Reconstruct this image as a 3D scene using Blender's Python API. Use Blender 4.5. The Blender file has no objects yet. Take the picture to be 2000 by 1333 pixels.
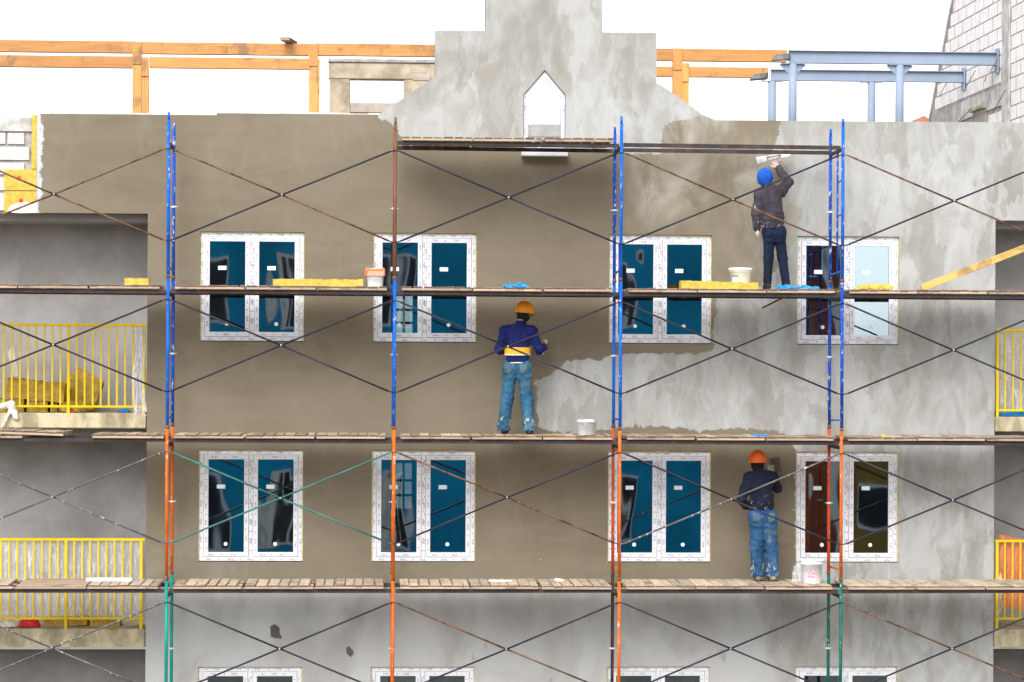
import bpy, bmesh, math, random
import numpy as np
from mathutils import Vector, Matrix
random.seed(7); np.random.seed(7)
scn = bpy.context.scene
COL = scn.collection
# ------------------------------------------------------------------ camera
FPX = 5390.0
AY, RO = math.radians(3.0), math.radians(0.3)
CAM = Vector((0, -38.35, 10.0))
Fv = Vector((math.sin(AY), math.cos(AY), 0)); Rv = Vector((math.cos(AY), -math.sin(AY), 0)); Uv = Vector((0, 0, 1))
R2 = Rv*math.cos(RO) + Uv*math.sin(RO); U2 = Uv*math.cos(RO) - Rv*math.sin(RO)
cd = bpy.data.cameras.new('camera'); cam = bpy.data.objects.new('camera', cd); COL.objects.link(cam)
m = Matrix.Identity(4)
for i in range(3):
    m[i][0] = R2[i]; m[i][1] = U2[i]; m[i][2] = -Fv[i]; m[i][3] = CAM[i]
cam.matrix_world = m
cd.sensor_width = 36; cd.lens = FPX/2000*36; cd.shift_y = 23.5/2000; cd.clip_end = 3000; cd.clip_start = 0.5
scn.camera = cam
# ------------------------------------------------------------------ sky, sun, exposure
SUN_EL, SUN_AZ = math.radians(42), math.radians(199)     # azimuth clockwise from +Y: in front of the facade, a little left
w = bpy.data.worlds.new('World'); scn.world = w; w.use_nodes = True
nt = w.node_tree; nt.nodes.clear()
sky = nt.nodes.new('ShaderNodeTexSky'); sky.sky_type = 'NISHITA'; sky.sun_disc = False
sky.sun_elevation = SUN_EL; sky.sun_rotation = SUN_AZ; sky.air_density = 1.0; sky.dust_density = 1.5; sky.ozone_density = 1.0
hs = nt.nodes.new('ShaderNodeHueSaturation'); hs.inputs['Saturation'].default_value = 0.10
bg = nt.nodes.new('ShaderNodeBackground'); bg.inputs[1].default_value = 0.085
wo = nt.nodes.new('ShaderNodeOutputWorld')
nt.links.new(sky.outputs[0], hs.inputs['Color']); nt.links.new(hs.outputs[0], bg.inputs[0]); nt.links.new(bg.outputs[0], wo.inputs[0])
sd = bpy.data.lights.new('sun', 'SUN'); sd.energy = 0.70; sd.angle = math.radians(34); sd.color = (1.0, 0.97, 0.93)
so = bpy.data.objects.new('sun', sd); COL.objects.link(so)
sdir = Vector((math.sin(SUN_AZ)*math.cos(SUN_EL), math.cos(SUN_AZ)*math.cos(SUN_EL), math.sin(SUN_EL)))
so.rotation_euler = sdir.to_track_quat('Z', 'Y').to_euler(); so.location = (0, -20, 40)
scn.view_settings.view_transform = 'Standard'; scn.view_settings.look = 'None'
scn.view_settings.exposure = 1.97; scn.view_settings.gamma = 1.0
scn.render.engine = 'CYCLES'

# ------------------------------------------------------------------ helpers
def P(px, py, Y):
    d = Fv*FPX + R2*(px-1000) + U2*(690-py)
    return CAM + d*((Y-CAM.y)/d.y)
def PX(px, py, X):
    d = Fv*FPX + R2*(px-1000) + U2*(690-py)
    return CAM + d*((X-CAM.x)/d.x)

class MB:
    def __init__(s): s.v = []; s.f = []
    def quad(s, *p):
        b = len(s.v); s.v += [tuple(q) for q in p]; s.f.append(tuple(range(b, b+len(p)))); return s
    def box(s, x0, x1, y0, y1, z0, z1, M=None):
        b = len(s.v)
        pts = [(x0,y0,z0),(x1,y0,z0),(x1,y1,z0),(x0,y1,z0),(x0,y0,z1),(x1,y0,z1),(x1,y1,z1),(x0,y1,z1)]
        if M is not None: pts = [tuple(M @ Vector(p)) for p in pts]
        s.v += pts
        s.f += [tuple(b+i for i in q) for q in ((3,2,1,0),(4,5,6,7),(0,1,5,4),(1,2,6,5),(2,3,7,6),(3,0,4,7))]
        return s
    def tube(s, a, b_, r, n=10, r2=None, cap=True):
        a = Vector(a); b_ = Vector(b_); d = (b_-a).normalized()
        u = d.cross(Vector((0,0,1)) if abs(d.z) < .9 else Vector((1,0,0))).normalized(); v = d.cross(u)
        r2 = r if r2 is None else r2; o = len(s.v)
        for i in range(n):
            t = 2*math.pi*i/n; e = u*math.cos(t)+v*math.sin(t)
            s.v.append(tuple(a+e*r)); s.v.append(tuple(b_+e*r2))
        for i in range(n):
            j = (i+1) % n; s.f.append((o+2*i, o+2*j, o+2*j+1, o+2*i+1))
        if cap:
            s.f.append(tuple(o+2*i for i in range(n))[::-1]); s.f.append(tuple(o+2*i+1 for i in range(n)))
        return s
    def prism(s, pts, y0, y1):                       # polygon in x,z extruded in y
        o = len(s.v); n = len(pts)
        s.v += [(p[0], y0, p[1]) for p in pts] + [(p[0], y1, p[1]) for p in pts]
        s.f.append(tuple(range(o, o+n))); s.f.append(tuple(range(o+n, o+2*n))[::-1])
        for i in range(n):
            j = (i+1) % n; s.f.append((o+i, o+n+i, o+n+j, o+j))
        return s
    def lathe(s, prof, n=24, c=(0,0,0)):
        o = len(s.v); k = len(prof)
        for i in range(n):
            t = 2*math.pi*i/n
            for r, z in prof: s.v.append((c[0]+r*math.cos(t), c[1]+r*math.sin(t), c[2]+z))
        for i in range(n):
            j = (i+1) % n
            for q in range(k-1): s.f.append((o+i*k+q, o+j*k+q, o+j*k+q+1, o+i*k+q+1))
        return s
    def mesh(s, name, mat=None, smooth=False, bevel=0.0):
        me = bpy.data.meshes.new(name); me.from_pydata(s.v, [], s.f)
        bm = bmesh.new(); bm.from_mesh(me)
        bmesh.ops.recalc_face_normals(bm, faces=bm.faces)
        if bevel:
            bmesh.ops.bevel(bm, geom=list(bm.edges), offset=bevel, segments=1, affect='EDGES', clamp_overlap=True)
        bm.to_mesh(me); bm.free()
        if smooth:
            for p in me.polygons: p.use_smooth = True
        if mat: me.materials.append(mat)
        me.update(); return me

def ob(name, me, parent=None, loc=(0,0,0), rot=(0,0,0), scale=None):
    if isinstance(me, tuple): me = me[0]
    o = bpy.data.objects.new(name, me); COL.objects.link(o)
    o.location = loc; o.rotation_euler = rot
    if scale: o.scale = scale
    if parent: o.parent = parent
    return o
def empty(name, loc=(0,0,0), rot=(0,0,0), parent=None):
    o = bpy.data.objects.new(name, None); COL.objects.link(o); o.location = loc; o.rotation_euler = rot
    o.empty_display_size = .1
    if parent: o.parent = parent
    return o
def tag(o, label, cat, group=None):
    o['label'] = label; o['category'] = cat
    if group: o['group'] = group
    return o
def structure(o): o['kind'] = 'structure'; return o

# ------------------------------------------------------------------ materials
class N:
    def __init__(s, name):
        s.m = bpy.data.materials.new(name); s.m.use_nodes = True; s.t = s.m.node_tree
        s.t.nodes.clear(); s.out = s.n('ShaderNodeOutputMaterial'); s._c = None
    def n(s, k, **kw):
        x = s.t.nodes.new(k)
        for a, b in kw.items(): setattr(x, a, b)
        return x
    def l(s, a, b): s.t.links.new(a, b)
    def co(s, rnd=False):
        if s._c is None:
            tc = s.n('ShaderNodeTexCoord'); s._c = tc.outputs['Object']
            if rnd:
                oi = s.n('ShaderNodeObjectInfo'); mm = s.n('ShaderNodeMath', operation='MULTIPLY'); mm.inputs[1].default_value = 37.0
                s.l(oi.outputs['Random'], mm.inputs[0])
                va = s.n('ShaderNodeVectorMath', operation='ADD'); s.l(s._c, va.inputs[0]); s.l(mm.outputs[0], va.inputs[1]); s._c = va.outputs[0]
        return s._c
    def noise(s, scale, detail=4, rough=.6, dist=0, sc=(1,1,1), rnd=False, off=0):
        mp = s.n('ShaderNodeMapping'); mp.inputs['Scale'].default_value = sc; mp.inputs['Location'].default_value = (off, off*.7, off*1.3)
        s.l(s.co(rnd), mp.inputs[0])
        x = s.n('ShaderNodeTexNoise'); x.inputs['Scale'].default_value = scale; x.inputs['Detail'].default_value = detail
        x.inputs['Roughness'].default_value = rough; x.inputs['Distortion'].default_value = dist
        s.l(mp.outputs[0], x.inputs['Vector']); return x.outputs[0]
    def strokes(s, scale, sc, warp=.25, off=0, wscale=2.5):
        # overlapping trowel strokes: warped cells, each with its own tone
        mp = s.n('ShaderNodeMapping'); mp.inputs['Scale'].default_value = sc; mp.inputs['Location'].default_value = (off, 0, off*.6); s.l(s.co(), mp.inputs[0])
        nz = s.n('ShaderNodeTexNoise'); nz.inputs['Scale'].default_value = wscale; nz.inputs['Detail'].default_value = 5; nz.inputs['Roughness'].default_value = .6; s.l(mp.outputs[0], nz.inputs['Vector'])
        ms = s.n('ShaderNodeVectorMath', operation='SCALE'); s.l(nz.outputs['Color'], ms.inputs[0]); ms.inputs['Scale'].default_value = warp*2
        ad = s.n('ShaderNodeVectorMath', operation='ADD'); s.l(mp.outputs[0], ad.inputs[0]); s.l(ms.outputs[0], ad.inputs[1])
        vo = s.n('ShaderNodeTexVoronoi'); vo.inputs['Scale'].default_value = scale; s.l(ad.outputs[0], vo.inputs['Vector'])
        se = s.n('ShaderNodeSeparateColor'); s.l(vo.outputs['Color'], se.inputs[0]); return se.outputs[0]
    def ramp(s, v, a, b, smooth=True):
        x = s.n('ShaderNodeMapRange', interpolation_type='SMOOTHSTEP' if smooth else 'LINEAR'); x.inputs[1].default_value = a; x.inputs[2].default_value = b
        s.l(v, x.inputs[0]); return x.outputs[0]
    def math(s, op, a, b=None):
        x = s.n('ShaderNodeMath', operation=op)
        for i, q in enumerate((a, b)):
            if q is None: continue
            if isinstance(q, (int, float)): x.inputs[i].default_value = q
            else: s.l(q, x.inputs[i])
        return x.outputs[0]
    def mix(s, f, a, b, blend='MIX'):
        x = s.n('ShaderNodeMix', data_type='RGBA', blend_type=blend)
        for i, q in ((0, f), (6, a), (7, b)):
            if isinstance(q, (int, float)): x.inputs[i].default_value = q
            elif isinstance(q, (tuple, list)): x.inputs[i].default_value = (*q, 1)
            else: s.l(q, x.inputs[i])
        return x.outputs[2]
    def attr(s, name):
        x = s.n('ShaderNodeAttribute', attribute_name=name); return x.outputs['Fac']
    def bsdf(s, col, rough=.8, metal=0, bump=None, bs=.3, bd=.01, spec=.4):
        b = s.n('ShaderNodeBsdfPrincipled')
        if isinstance(col, (tuple, list)): b.inputs['Base Color'].default_value = (*col, 1)
        else: s.l(col, b.inputs['Base Color'])
        if isinstance(rough, (int, float)): b.inputs['Roughness'].default_value = rough
        else: s.l(rough, b.inputs['Roughness'])
        b.inputs['Metallic'].default_value = metal; b.inputs['Specular IOR Level'].default_value = spec
        if bump is not None:
            bp = s.n('ShaderNodeBump'); bp.inputs['Strength'].default_value = bs; bp.inputs['Distance'].default_value = bd
            s.l(bump, bp.inputs['Height']); s.l(bp.outputs[0], b.inputs['Normal'])
        s.l(b.outputs[0], s.out.inputs[0]); return s.m

def vary(c, k): return tuple(min(1, x*k) for x in c)
def m_plain(name, c, rough=.7, amt=.25, scale=6, rnd=True, bump=True, sc=(1,1,1), metal=0, spec=.25):
    n = N(name); f = n.ramp(n.noise(scale, 5, .65, .3, sc, rnd), .3, .7)
    return n.bsdf(n.mix(f, vary(c, 1-amt), vary(c, 1+amt)), rough, metal, n.noise(scale*6, 3, .6, 0, sc) if bump else None, .25, .006, spec)
def m_paint(name, c, chip=(.55,.52,.48), rust=(.14,.06,.03), amount=.58, rustamt=.64, rough=.45):
    n = N(name); base = n.mix(n.ramp(n.noise(3, 3, .6, 0, (1,1,1), True), .35, .7), vary(c, .8), vary(c, 1.2))
    spl = n.ramp(n.noise(26, 5, .7, .4, (1,1,.45), True, 3), amount+.03, amount+.07)
    rs = n.ramp(n.noise(9, 6, .75, .5, (1,1,.35), True, 9), rustamt, rustamt+.06)
    col = n.mix(spl, n.mix(rs, base, rust), chip)
    return n.bsdf(col, rough, 0, n.noise(60, 3), .2, .002, .16)
def m_wood(name, c, dark=.6, rough=.8, sc=(18, 1.2, 18), ends=None):
    n = N(name); g = n.noise(1.6, 6, .7, 1.2, sc, True); oi = n.n('ShaderNodeObjectInfo')
    k = n.noise(2.2, 4, .6, .5, (1,1,1), True, 5)
    col = n.mix(n.ramp(g, .3, .75), vary(c, 1.1), vary(c, dark))
    col = n.mix(n.math('MULTIPLY', n.ramp(k, .53, .68), .6), col, (.12,.09,.065))
    tone = n.mix(oi.outputs['Random'], (.72,.70,.68), (1.1,1.06,1.0))
    col = n.mix(1.0, col, tone, 'MULTIPLY')
    if ends:
        tc = n.n('ShaderNodeTexCoord'); sx = n.n('ShaderNodeSeparateXYZ'); n.l(tc.outputs['Normal'], sx.inputs[0])
        col = n.mix(n.ramp(n.math('ABSOLUTE', sx.outputs[1]), .75, .95), col, ends)
    return n.bsdf(col, rough, 0, g, .35, .004)

def m_facade():
    n = N('facade_plaster')
    wet, dry, pale, cool = n.attr('wet'), n.attr('dry'), n.attr('pale'), n.attr('cool')
    s1 = n.noise(.8, 4, .55, .9, (1.1,1,.85)); s2 = n.noise(2.1, 5, .6, 1.3, (1.35,1,.7), off=4); s3 = n.noise(.5, 3, .5, .5, off=8)
    g = n.math('ADD', n.math('MULTIPLY', n.ramp(s1, .38, .6), .5), n.math('MULTIPLY', n.ramp(s2, .36, .64), .5))
    grey = n.mix(g, (.272,.26,.235), (.38,.385,.38))
    lick = n.ramp(n.noise(1.5, 3, .5, 2.4, (1.6,1,.55), off=12), .55, .60)
    lick = n.math('MULTIPLY', lick, n.ramp(s2, .3, .75))
    grey = n.mix(n.math('MULTIPLY', lick, .24), grey, (.45,.46,.455))
    k1 = n.strokes(1.25, (1.5,.01,.62), .55, 3); k2 = n.strokes(2.6, (1.7,.01,.5), .40, 9)
    ks = n.math('ADD', n.math('MULTIPLY', k1, .55), n.math('MULTIPLY', k2, .45))
    grey = n.mix(n.math('MULTIPLY', n.ramp(ks, .52, .80), .40), grey, (.45,.455,.45))
    grey = n.mix(n.math('MULTIPLY', n.ramp(ks, .42, .15), .42), grey, (.225,.21,.18))
    sc_ = n.ramp(n.noise(3.0, 6, .75, .3, (.35,1,9), off=33), .60, .70)
    grey = n.mix(n.math('MULTIPLY', sc_, .14), grey, (.22,.21,.19))
    coolc = n.mix(n.ramp(s1, .30, .56), (.315,.305,.29), (.43,.43,.425))
    st = n.ramp(n.noise(1.7, 4, .65, .4, (1.6,1,.7), off=21), .63, .72)
    coolc = n.mix(n.math('MULTIPLY', st, .6), coolc, (.17,.16,.145))
    grey = n.mix(n.math('MULTIPLY', cool, .85), grey, coolc)
    brown = n.mix(n.ramp(s3, .3, .7), (.155,.128,.088), (.194,.162,.116))
    brown = n.mix(n.math('MULTIPLY', n.ramp(s2, .5, .75), .16), brown, (.29,.25,.19))
    tro = n.ramp(n.noise(1.6, 6, .68, 1.0, (.55,1,2.2), off=17), .35, .68)
    brown = n.mix(n.math('MULTIPLY', tro, .28), brown, (.235,.203,.15))
    kb = n.strokes(1.1, (.8,.01,1.2), .6, 14)
    brown = n.mix(n.math('MULTIPLY', n.ramp(kb, .45, 1.0), .16), brown, (.225,.192,.14))
    half = n.mix(n.ramp(s1, .40, .60), (.235,.205,.155), (.36,.34,.30))
    brown = n.mix(n.math('MULTIPLY', dry, n.ramp(n.math('ADD', s2, n.math('MULTIPLY', s1, .4)), .42, .86)), brown, half)
    e1 = n.math('MULTIPLY', n.math('SUBTRACT', n.noise(5, 3, .6, .3, off=2), .5), .22)
    e2 = n.math('MULTIPLY', n.math('SUBTRACT', n.noise(24, 4, .7, .2, off=6), .5), .07)
    mask = n.ramp(n.math('ADD', n.math('ADD', wet, e1), e2), -.012, .012)
    col = n.mix(mask, grey, brown)
    pe = n.ramp(n.math('ADD', pale, n.math('MULTIPLY', n.math('SUBTRACT', n.noise(9, 4, .6, off=3), .5), .7)), .45, .6)
    pc = n.mix(n.ramp(n.noise(7, 4, .6, 1, (1,1,.4), off=30), .56, .66), (.47,.48,.48), (.27,.36,.47))
    col = n.mix(n.math('MULTIPLY', pe, n.math('SUBTRACT', 1.0, mask)), col, pc)
    sp = n.ramp(n.noise(11, 2, .5, 0, off=40), .765, .785)
    col = n.mix(n.math('MULTIPLY', sp, .6), col, (.5,.49,.46))
    h = n.math('ADD', n.math('ADD', n.math('MULTIPLY', s2, .5), n.math('MULTIPLY', n.noise(40, 4, .7), .15)), n.math('MULTIPLY', mask, .35))
    return n.bsdf(col, .88, 0, h, .35, .012, .25)

def m_glass():
    n = N('window_glass')
    nz = n.noise(1.4, 0.3, .5, .5, (1.6,1,.55), True)
    bp = n.n('ShaderNodeBump'); bp.inputs['Strength'].default_value = .085; bp.inputs['Distance'].default_value = .03; n.l(nz, bp.inputs['Height'])
    gl = n.n('ShaderNodeBsdfGlossy'); gl.inputs['Roughness'].default_value = .018; gl.inputs['Color'].default_value = (.80,.93,1,1); n.l(bp.outputs[0], gl.inputs['Normal'])
    tr = n.n('ShaderNodeBsdfTransparent'); tr.inputs[0].default_value = (.62,.72,.76,1)
    mx = n.n('ShaderNodeMixShader'); mx.inputs[0].default_value = .27
    n.l(tr.outputs[0], mx.inputs[1]); n.l(gl.outputs[0], mx.inputs[2]); n.l(mx.outputs[0], n.out.inputs[0]); return n.m
def m_film(name, dens=.3, tint=(.85,.86,.88)):
    n = N(name)
    f = n.noise(7, 5, .65, 2.5, (2.2,1,.35), True); f2 = n.ramp(f, .42, .66)
    fac = n.math('ADD', n.math('MULTIPLY', f2, .18+.3*min(1,dens)), dens*.3)
    p = n.n('ShaderNodeBsdfPrincipled'); p.inputs['Base Color'].default_value = (*tint, 1); p.inputs['Roughness'].default_value = .25
    bp = n.n('ShaderNodeBump'); bp.inputs['Strength'].default_value = .8; bp.inputs['Distance'].default_value = .02; n.l(f, bp.inputs['Height']); n.l(bp.outputs[0], p.inputs['Normal'])
    tr = n.n('ShaderNodeBsdfTransparent'); mx = n.n('ShaderNodeMixShader'); n.l(fac, mx.inputs[0]); n.l(tr.outputs[0], mx.inputs[1]); n.l(p.outputs[0], mx.inputs[2])
    n.l(mx.outputs[0], n.out.inputs[0]); return n.m
def m_cloth(name, c, splat=(.55,.53,.48), amt=.62, fade=None, lowz=None, sscale=9):
    n = N(name)
    f = n.ramp(n.noise(5, 4, .6, .4, (1,1,.6)), .3, .72)
    col = n.mix(f, vary(c, .6), vary(c, 1.4))
    if fade: col = n.mix(n.math('MULTIPLY', n.ramp(n.noise(3.2, 4, .6, .3, (1,1,.7), off=5), .5, .68), .75), col, fade)
    sp = n.noise(sscale, 6, .72, .4, (1,1,.7), off=2)
    if lowz is not None:
        sx = n.n('ShaderNodeSeparateXYZ'); n.l(n.co(), sx.inputs[0])
        sp = n.math('ADD', sp, n.math('MULTIPLY', n.ramp(sx.outputs[2], lowz[1], lowz[0]), .13))
    col = n.mix(n.ramp(sp, amt, amt+.05), col, splat)
    h = n.math('ADD', n.noise(13, 4, .6, 1.2, (1,1,1.3)), n.math('MULTIPLY', n.noise(120, 2), .2))
    return n.bsdf(col, .9, 0, h, .55, .02, .2)

M = {}
M['facade'] = m_facade()
M['loggia'] = m_plain('loggia_plaster', (.335,.322,.315), .9, .16, 1.3, False)
M['inner'] = m_plain('inner_concrete', (.22,.21,.20), .95, .2, 1)
M['slab'] = m_plain('slab_concrete', (.44,.38,.25), .95, .42, 4, True, sc=(1,1,.5))
M['concrete'] = m_plain('concrete', (.46,.45,.43), .95, .3, 5, True)
M['mortar'] = m_plain('mortar', (.33,.31,.30), .95, .3, 9)
M['block'] = m_plain('aerated_block', (.76,.73,.73), .95, .09, 7, True)
M['dimcornerblock'] = m_plain('dimmed_corner_block', (.56,.53,.51), .95, .12, 7, True)  # same white block, colour lowered to offset brighter light on front faces
M['oldblock'] = m_plain('weathered_wall', (.38,.315,.235), .95, .32, 3, True)
M['paleblock'] = m_plain('pale_block', (.40,.35,.30), .95, .15, 5, True)
M['wool'] = m_plain('mineral_wool', (.52,.38,.075), .98, .18, 14, True)
M['oldwool'] = m_plain('weathered_mineral_wool', (.40,.27,.06), .98, .3, 8, True)
M['foam'] = m_plain('mounting_foam', (.62,.50,.22), .95, .3, 20)
M['pvc'] = m_plain('window_profile', (.68,.68,.71), .4, .05, 3, True, False)
M['print'] = m_plain('film_print', (.05,.05,.17), .6, .1, 5, False, False)
M['sticker'] = m_plain('paper_sticker', (.72,.80,.80), .6, .04, 3, False, False)
M['glass'] = m_glass()  # low-e double glazing
M['clear'] = m_glass(); M['clear'].name = 'gable_glass'
for x in M['clear'].node_tree.nodes:
    if x.type == 'MIX_SHADER': x.inputs[0].default_value = .05
    if x.type == 'BSDF_TRANSPARENT': x.inputs[0].default_value = (.98,.99,1,1)
M['blue'] = m_paint('blue_enamel', (.006,.115,.56), amount=.575)
M['blue2'] = m_paint('deep_blue_enamel', (.006,.065,.42), amount=.55)
M['orange'] = m_paint('orange_enamel', (.62,.12,.014), rustamt=.64)
M['red'] = m_paint('red_orange_enamel', (.52,.075,.02), rustamt=.60)
M['teal'] = m_paint('teal_enamel', (.006,.25,.19), amount=.66)
M['green'] = m_paint('dark_green_enamel', (.006,.12,.085))
M['rust'] = m_paint('rusty_tube', (.19,.085,.052), (.5,.48,.45), (.07,.04,.03), .66, .55, .75)
M['darkrust'] = m_paint('dark_rusty_tube', (.075,.042,.032), (.4,.38,.35), (.03,.02,.02), .64, .55, .75)
M['brace'] = m_paint('dark_steel_tube', (.030,.028,.045), (.5,.5,.5), (.09,.045,.028), .66, .60, .5)
M['bracerust'] = m_paint('rusty_brace_tube', (.17,.085,.055), (.5,.5,.48), (.06,.035,.03), .68, .5, .7)
M['bracegreen'] = m_paint('green_brace_tube', (.06,.17,.15), (.5,.5,.5), (.09,.06,.04), .68, .62, .5)
M['bracegrey'] = m_paint('plastered_brace_tube', (.12,.11,.105), (.6,.58,.56), (.05,.04,.04), .56, .6, .7)
M['ledger'] = m_paint('dark_ledger_steel', (.05,.042,.045), (.35,.33,.3), (.10,.045,.028), .66, .54, .7)
M['steel'] = m_plain('blue_grey_steel', (.25,.305,.395), .6, .06, 2, True)
M['galv'] = m_plain('sheet_metal', (.16,.17,.19), .35, .4, 6, True, True, metal=.6)
M['wood_d'] = m_wood('deck_board', (.60,.51,.40), .62, ends=(.13,.085,.065))
M['wood_c'] = m_wood('brown_deck_board', (.42,.33,.25), .55, ends=(.10,.060,.048))
M['wood_e'] = m_wood('bearer_board', (.47,.36,.27), .7, sc=(1.2, 18, 18))
M['timber'] = m_wood('roof_timber', (.60,.285,.09), .72, .6, (1.2, 12, 12))
M['timberv'] = m_wood('roof_post_timber', (.66,.33,.10), .8, .6, (12, 12, 1.2))
M['yellow'] = m_plain('yellow_rail_paint', (.76,.53,.004), .45, .08, 5, True, False)
M['film'] = m_film('stretch_film', .65)
M['film2'] = m_film('bunched_film', .8, (.86,.85,.84))
M['orangebag'] = m_film('orange_sheet', 1.5, (.85,.20,.05))
M['rag'] = m_plain('white_rag', (.68,.64,.57), .9, .2, 10)
M['bluebag'] = m_plain('blue_plastic_bag', (.015,.25,.62), .35, .3, 12)
M['redbag'] = m_plain('red_plastic_bag', (.6,.03,.03), .4, .3, 12)
M['whiteplastic'] = m_paint('white_bucket_plastic', (.74,.75,.76), (.45,.42,.40), (.55,.53,.50), .70, .72, .35)
M['dirtyplastic'] = m_paint('splashed_bucket_plastic', (.66,.65,.70), (.16,.15,.22), (.35,.34,.40), .57, .62, .5)
M['orangeplastic'] = m_plain('orange_bucket_print', (.80,.20,.06), .4, .15, 8)
M['pink'] = m_plain('pink_bucket_print', (.75,.10,.30), .5, .2, 8)
M['greyprint'] = m_plain('grey_bucket_print', (.22,.23,.30), .5, .2, 8)
M['wire'] = m_plain('bucket_wire', (.45,.45,.46), .35, .2, 8, metal=.8)
M['rebar'] = m_plain('rusty_rebar', (.10,.065,.06), .8, .3, 9)
M['ground'] = m_plain('dirt_ground', (.20,.18,.15), .95, .3, .3, False)
M['dowel'] = m_plain('red_dowel', (.75,.06,.03), .5, .1, 5)

# ------------------------------------------------------------------ ground
structure(ob('ground', MB().quad((-400,-400,0),(400,-400,0),(400,400,0),(-400,400,0)).mesh('ground', M['ground'])))

# ------------------------------------------------------------------ main building
FL, FR = -3.04, 8.80                                   # edges of the plastered bay between the loggias
WC = [-2.32, .07, 3.36, 6.0]; WW = 1.44
WT = [11.66, 8.64, 5.635, 2.62]; WB = [10.14, 7.09, 4.085, 1.07]
TH = .38
XL, XR = -7.2, 11.6
bld = tag(empty('apartment_building', (3, 0, 0)), 'half plastered apartment block with stepped gable, white windows and yellow balcony rails', 'building')
BO = Vector((-3, 0, 0))                                # offset of the children in the building's frame
def bchild(name, mb, mat, parent=bld, smooth=False, bevel=0):
    return ob(name, mb.mesh(name, mat, smooth, bevel) if isinstance(mb, MB) else mb, parent, BO if parent is bld else (0,0,0))
LOG_L = [(11.90, 9.14), (8.93, 6.16), (5.88, 3.13), (2.90, .15)]   # loggia openings: ceiling, slab top
holes = []
for r in range(4):
    for x in WC: holes.append((x, x+WW, WB[r], WT[r]))
    for (a, b) in ((XL-1, FL), (FR, XR+1)): holes.append((a, b, LOG_L[r][1]-.25 if r < 3 else -1, LOG_L[r][0]))
g0, g1, gs, gap = P(1022, 292, 0).x, P(1104, 292, 0).x, P(1022, 185, 0).z, P(1063, 137, 0).z
gb = P(1063, 296, 0).z; gm = (g0+g1)/2
ztop = 13.27
# convex pieces of the outline
xA = P(72, 300, 0).x; zA = 11.90
e = dict(sl=P(740,224,0).x, gl=.92, tl=1.62, tr=3.25, gr=4.01)
zg, zs = 14.48, 13.835
curve = [(4.01, 13.78), (4.12, 13.72), (4.3, 13.60), (4.5, 13.455), (4.68, 13.335), (4.84, ztop)]
pieces = [[(xA,0),(e['sl'],0),(e['sl'],ztop+.03),(-2.1,ztop+.03),(-2.1,ztop),(xA,ztop)], [(e['sl'],0),(e['gl'],0),(e['gl'],zs),(e['sl'],ztop+.03)],
          [(e['gl'],0),(e['tl'],0),(e['tl'],zg),(e['gl'],zg)], [(e['tl'],0),(e['tr'],0),(e['tr'],16.3),(e['tl'],16.3)],
          [(e['tr'],0),(e['gr'],0),(e['gr'],zg),(e['tr'],zg)]]
pieces[0] = [(xA,0),(-2.1,0),(-2.1,ztop),(xA,ztop)]
pieces.append([(-2.1,0),(e['sl'],0),(e['sl'],ztop+.03),(-2.1,ztop+.03)])
for (a, b) in zip(curve[:-1], curve[1:]): pieces.append([(a[0],0),(b[0],0),b,a])
pieces.append([(4.84,0),(XR,0),(XR,ztop+.01),(4.84,ztop)])
pieces.append([(XL,0),(xA,0),(xA,zA),(XL,zA)])
xs = sorted(set([round(x, 4) for h in holes for x in h[:2] if XL < x < XR] + [xA, -2.1, 4.84, g0, g1, gm] + [round(v, 4) for v in e.values()] + [round(c[0], 4) for c in curve] + [round(x, 3) for x in np.arange(XL, XR, .12)]))
zsn = sorted(set([round(z, 4) for h in holes for z in h[2:] if 0 < z < 16] + [zA, ztop, zg, gs, gb, gap] + [round(z, 3) for z in np.arange(3.0, 16.3, .12)]))
bm = bmesh.new()
for pc in pieces:
    bm.faces.new([bm.verts.new((x, 0, z)) for x, z in pc])
def cut(co, no):
    bmesh.ops.bisect_plane(bm, geom=list(bm.verts)+list(bm.edges)+list(bm.faces), dist=1e-5, plane_co=co, plane_no=no)
for x in xs: cut((x,0,0), (1,0,0))
for z in zsn: cut((0,0,z), (0,0,1))
dz, dx = gap-gs, gm-g0
for sgn in (-1, 1): cut((gm,0,gap), (sgn*dz, 0, dx))
bmesh.ops.remove_doubles(bm, verts=bm.verts, dist=2e-4)
kill = []
for f in bm.faces:
    c = f.calc_center_median()
    if any(h[0] < c.x < h[1] and h[2] < c.z < h[3] for h in holes): kill.append(f); continue
    if g0 < c.x < g1 and gb < c.z < gap and c.z < gap - abs(c.x-gm)*dz/dx: kill.append(f)
bmesh.ops.delete(bm, geom=kill, context='FACES')
bd = [x for x in bm.edges if len(x.link_faces) == 1]
r = bmesh.ops.extrude_edge_only(bm, edges=bd)
bmesh.ops.translate(bm, vec=(0, TH, 0), verts=[v for v in r['geom'] if isinstance(v, bmesh.types.BMVert)])
bmesh.ops.recalc_face_normals(bm, faces=bm.faces)
fm = bpy.data.meshes.new('facade_wall'); bm.to_mesh(fm); bm.free(); fm.materials.append(M['facade'])
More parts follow.
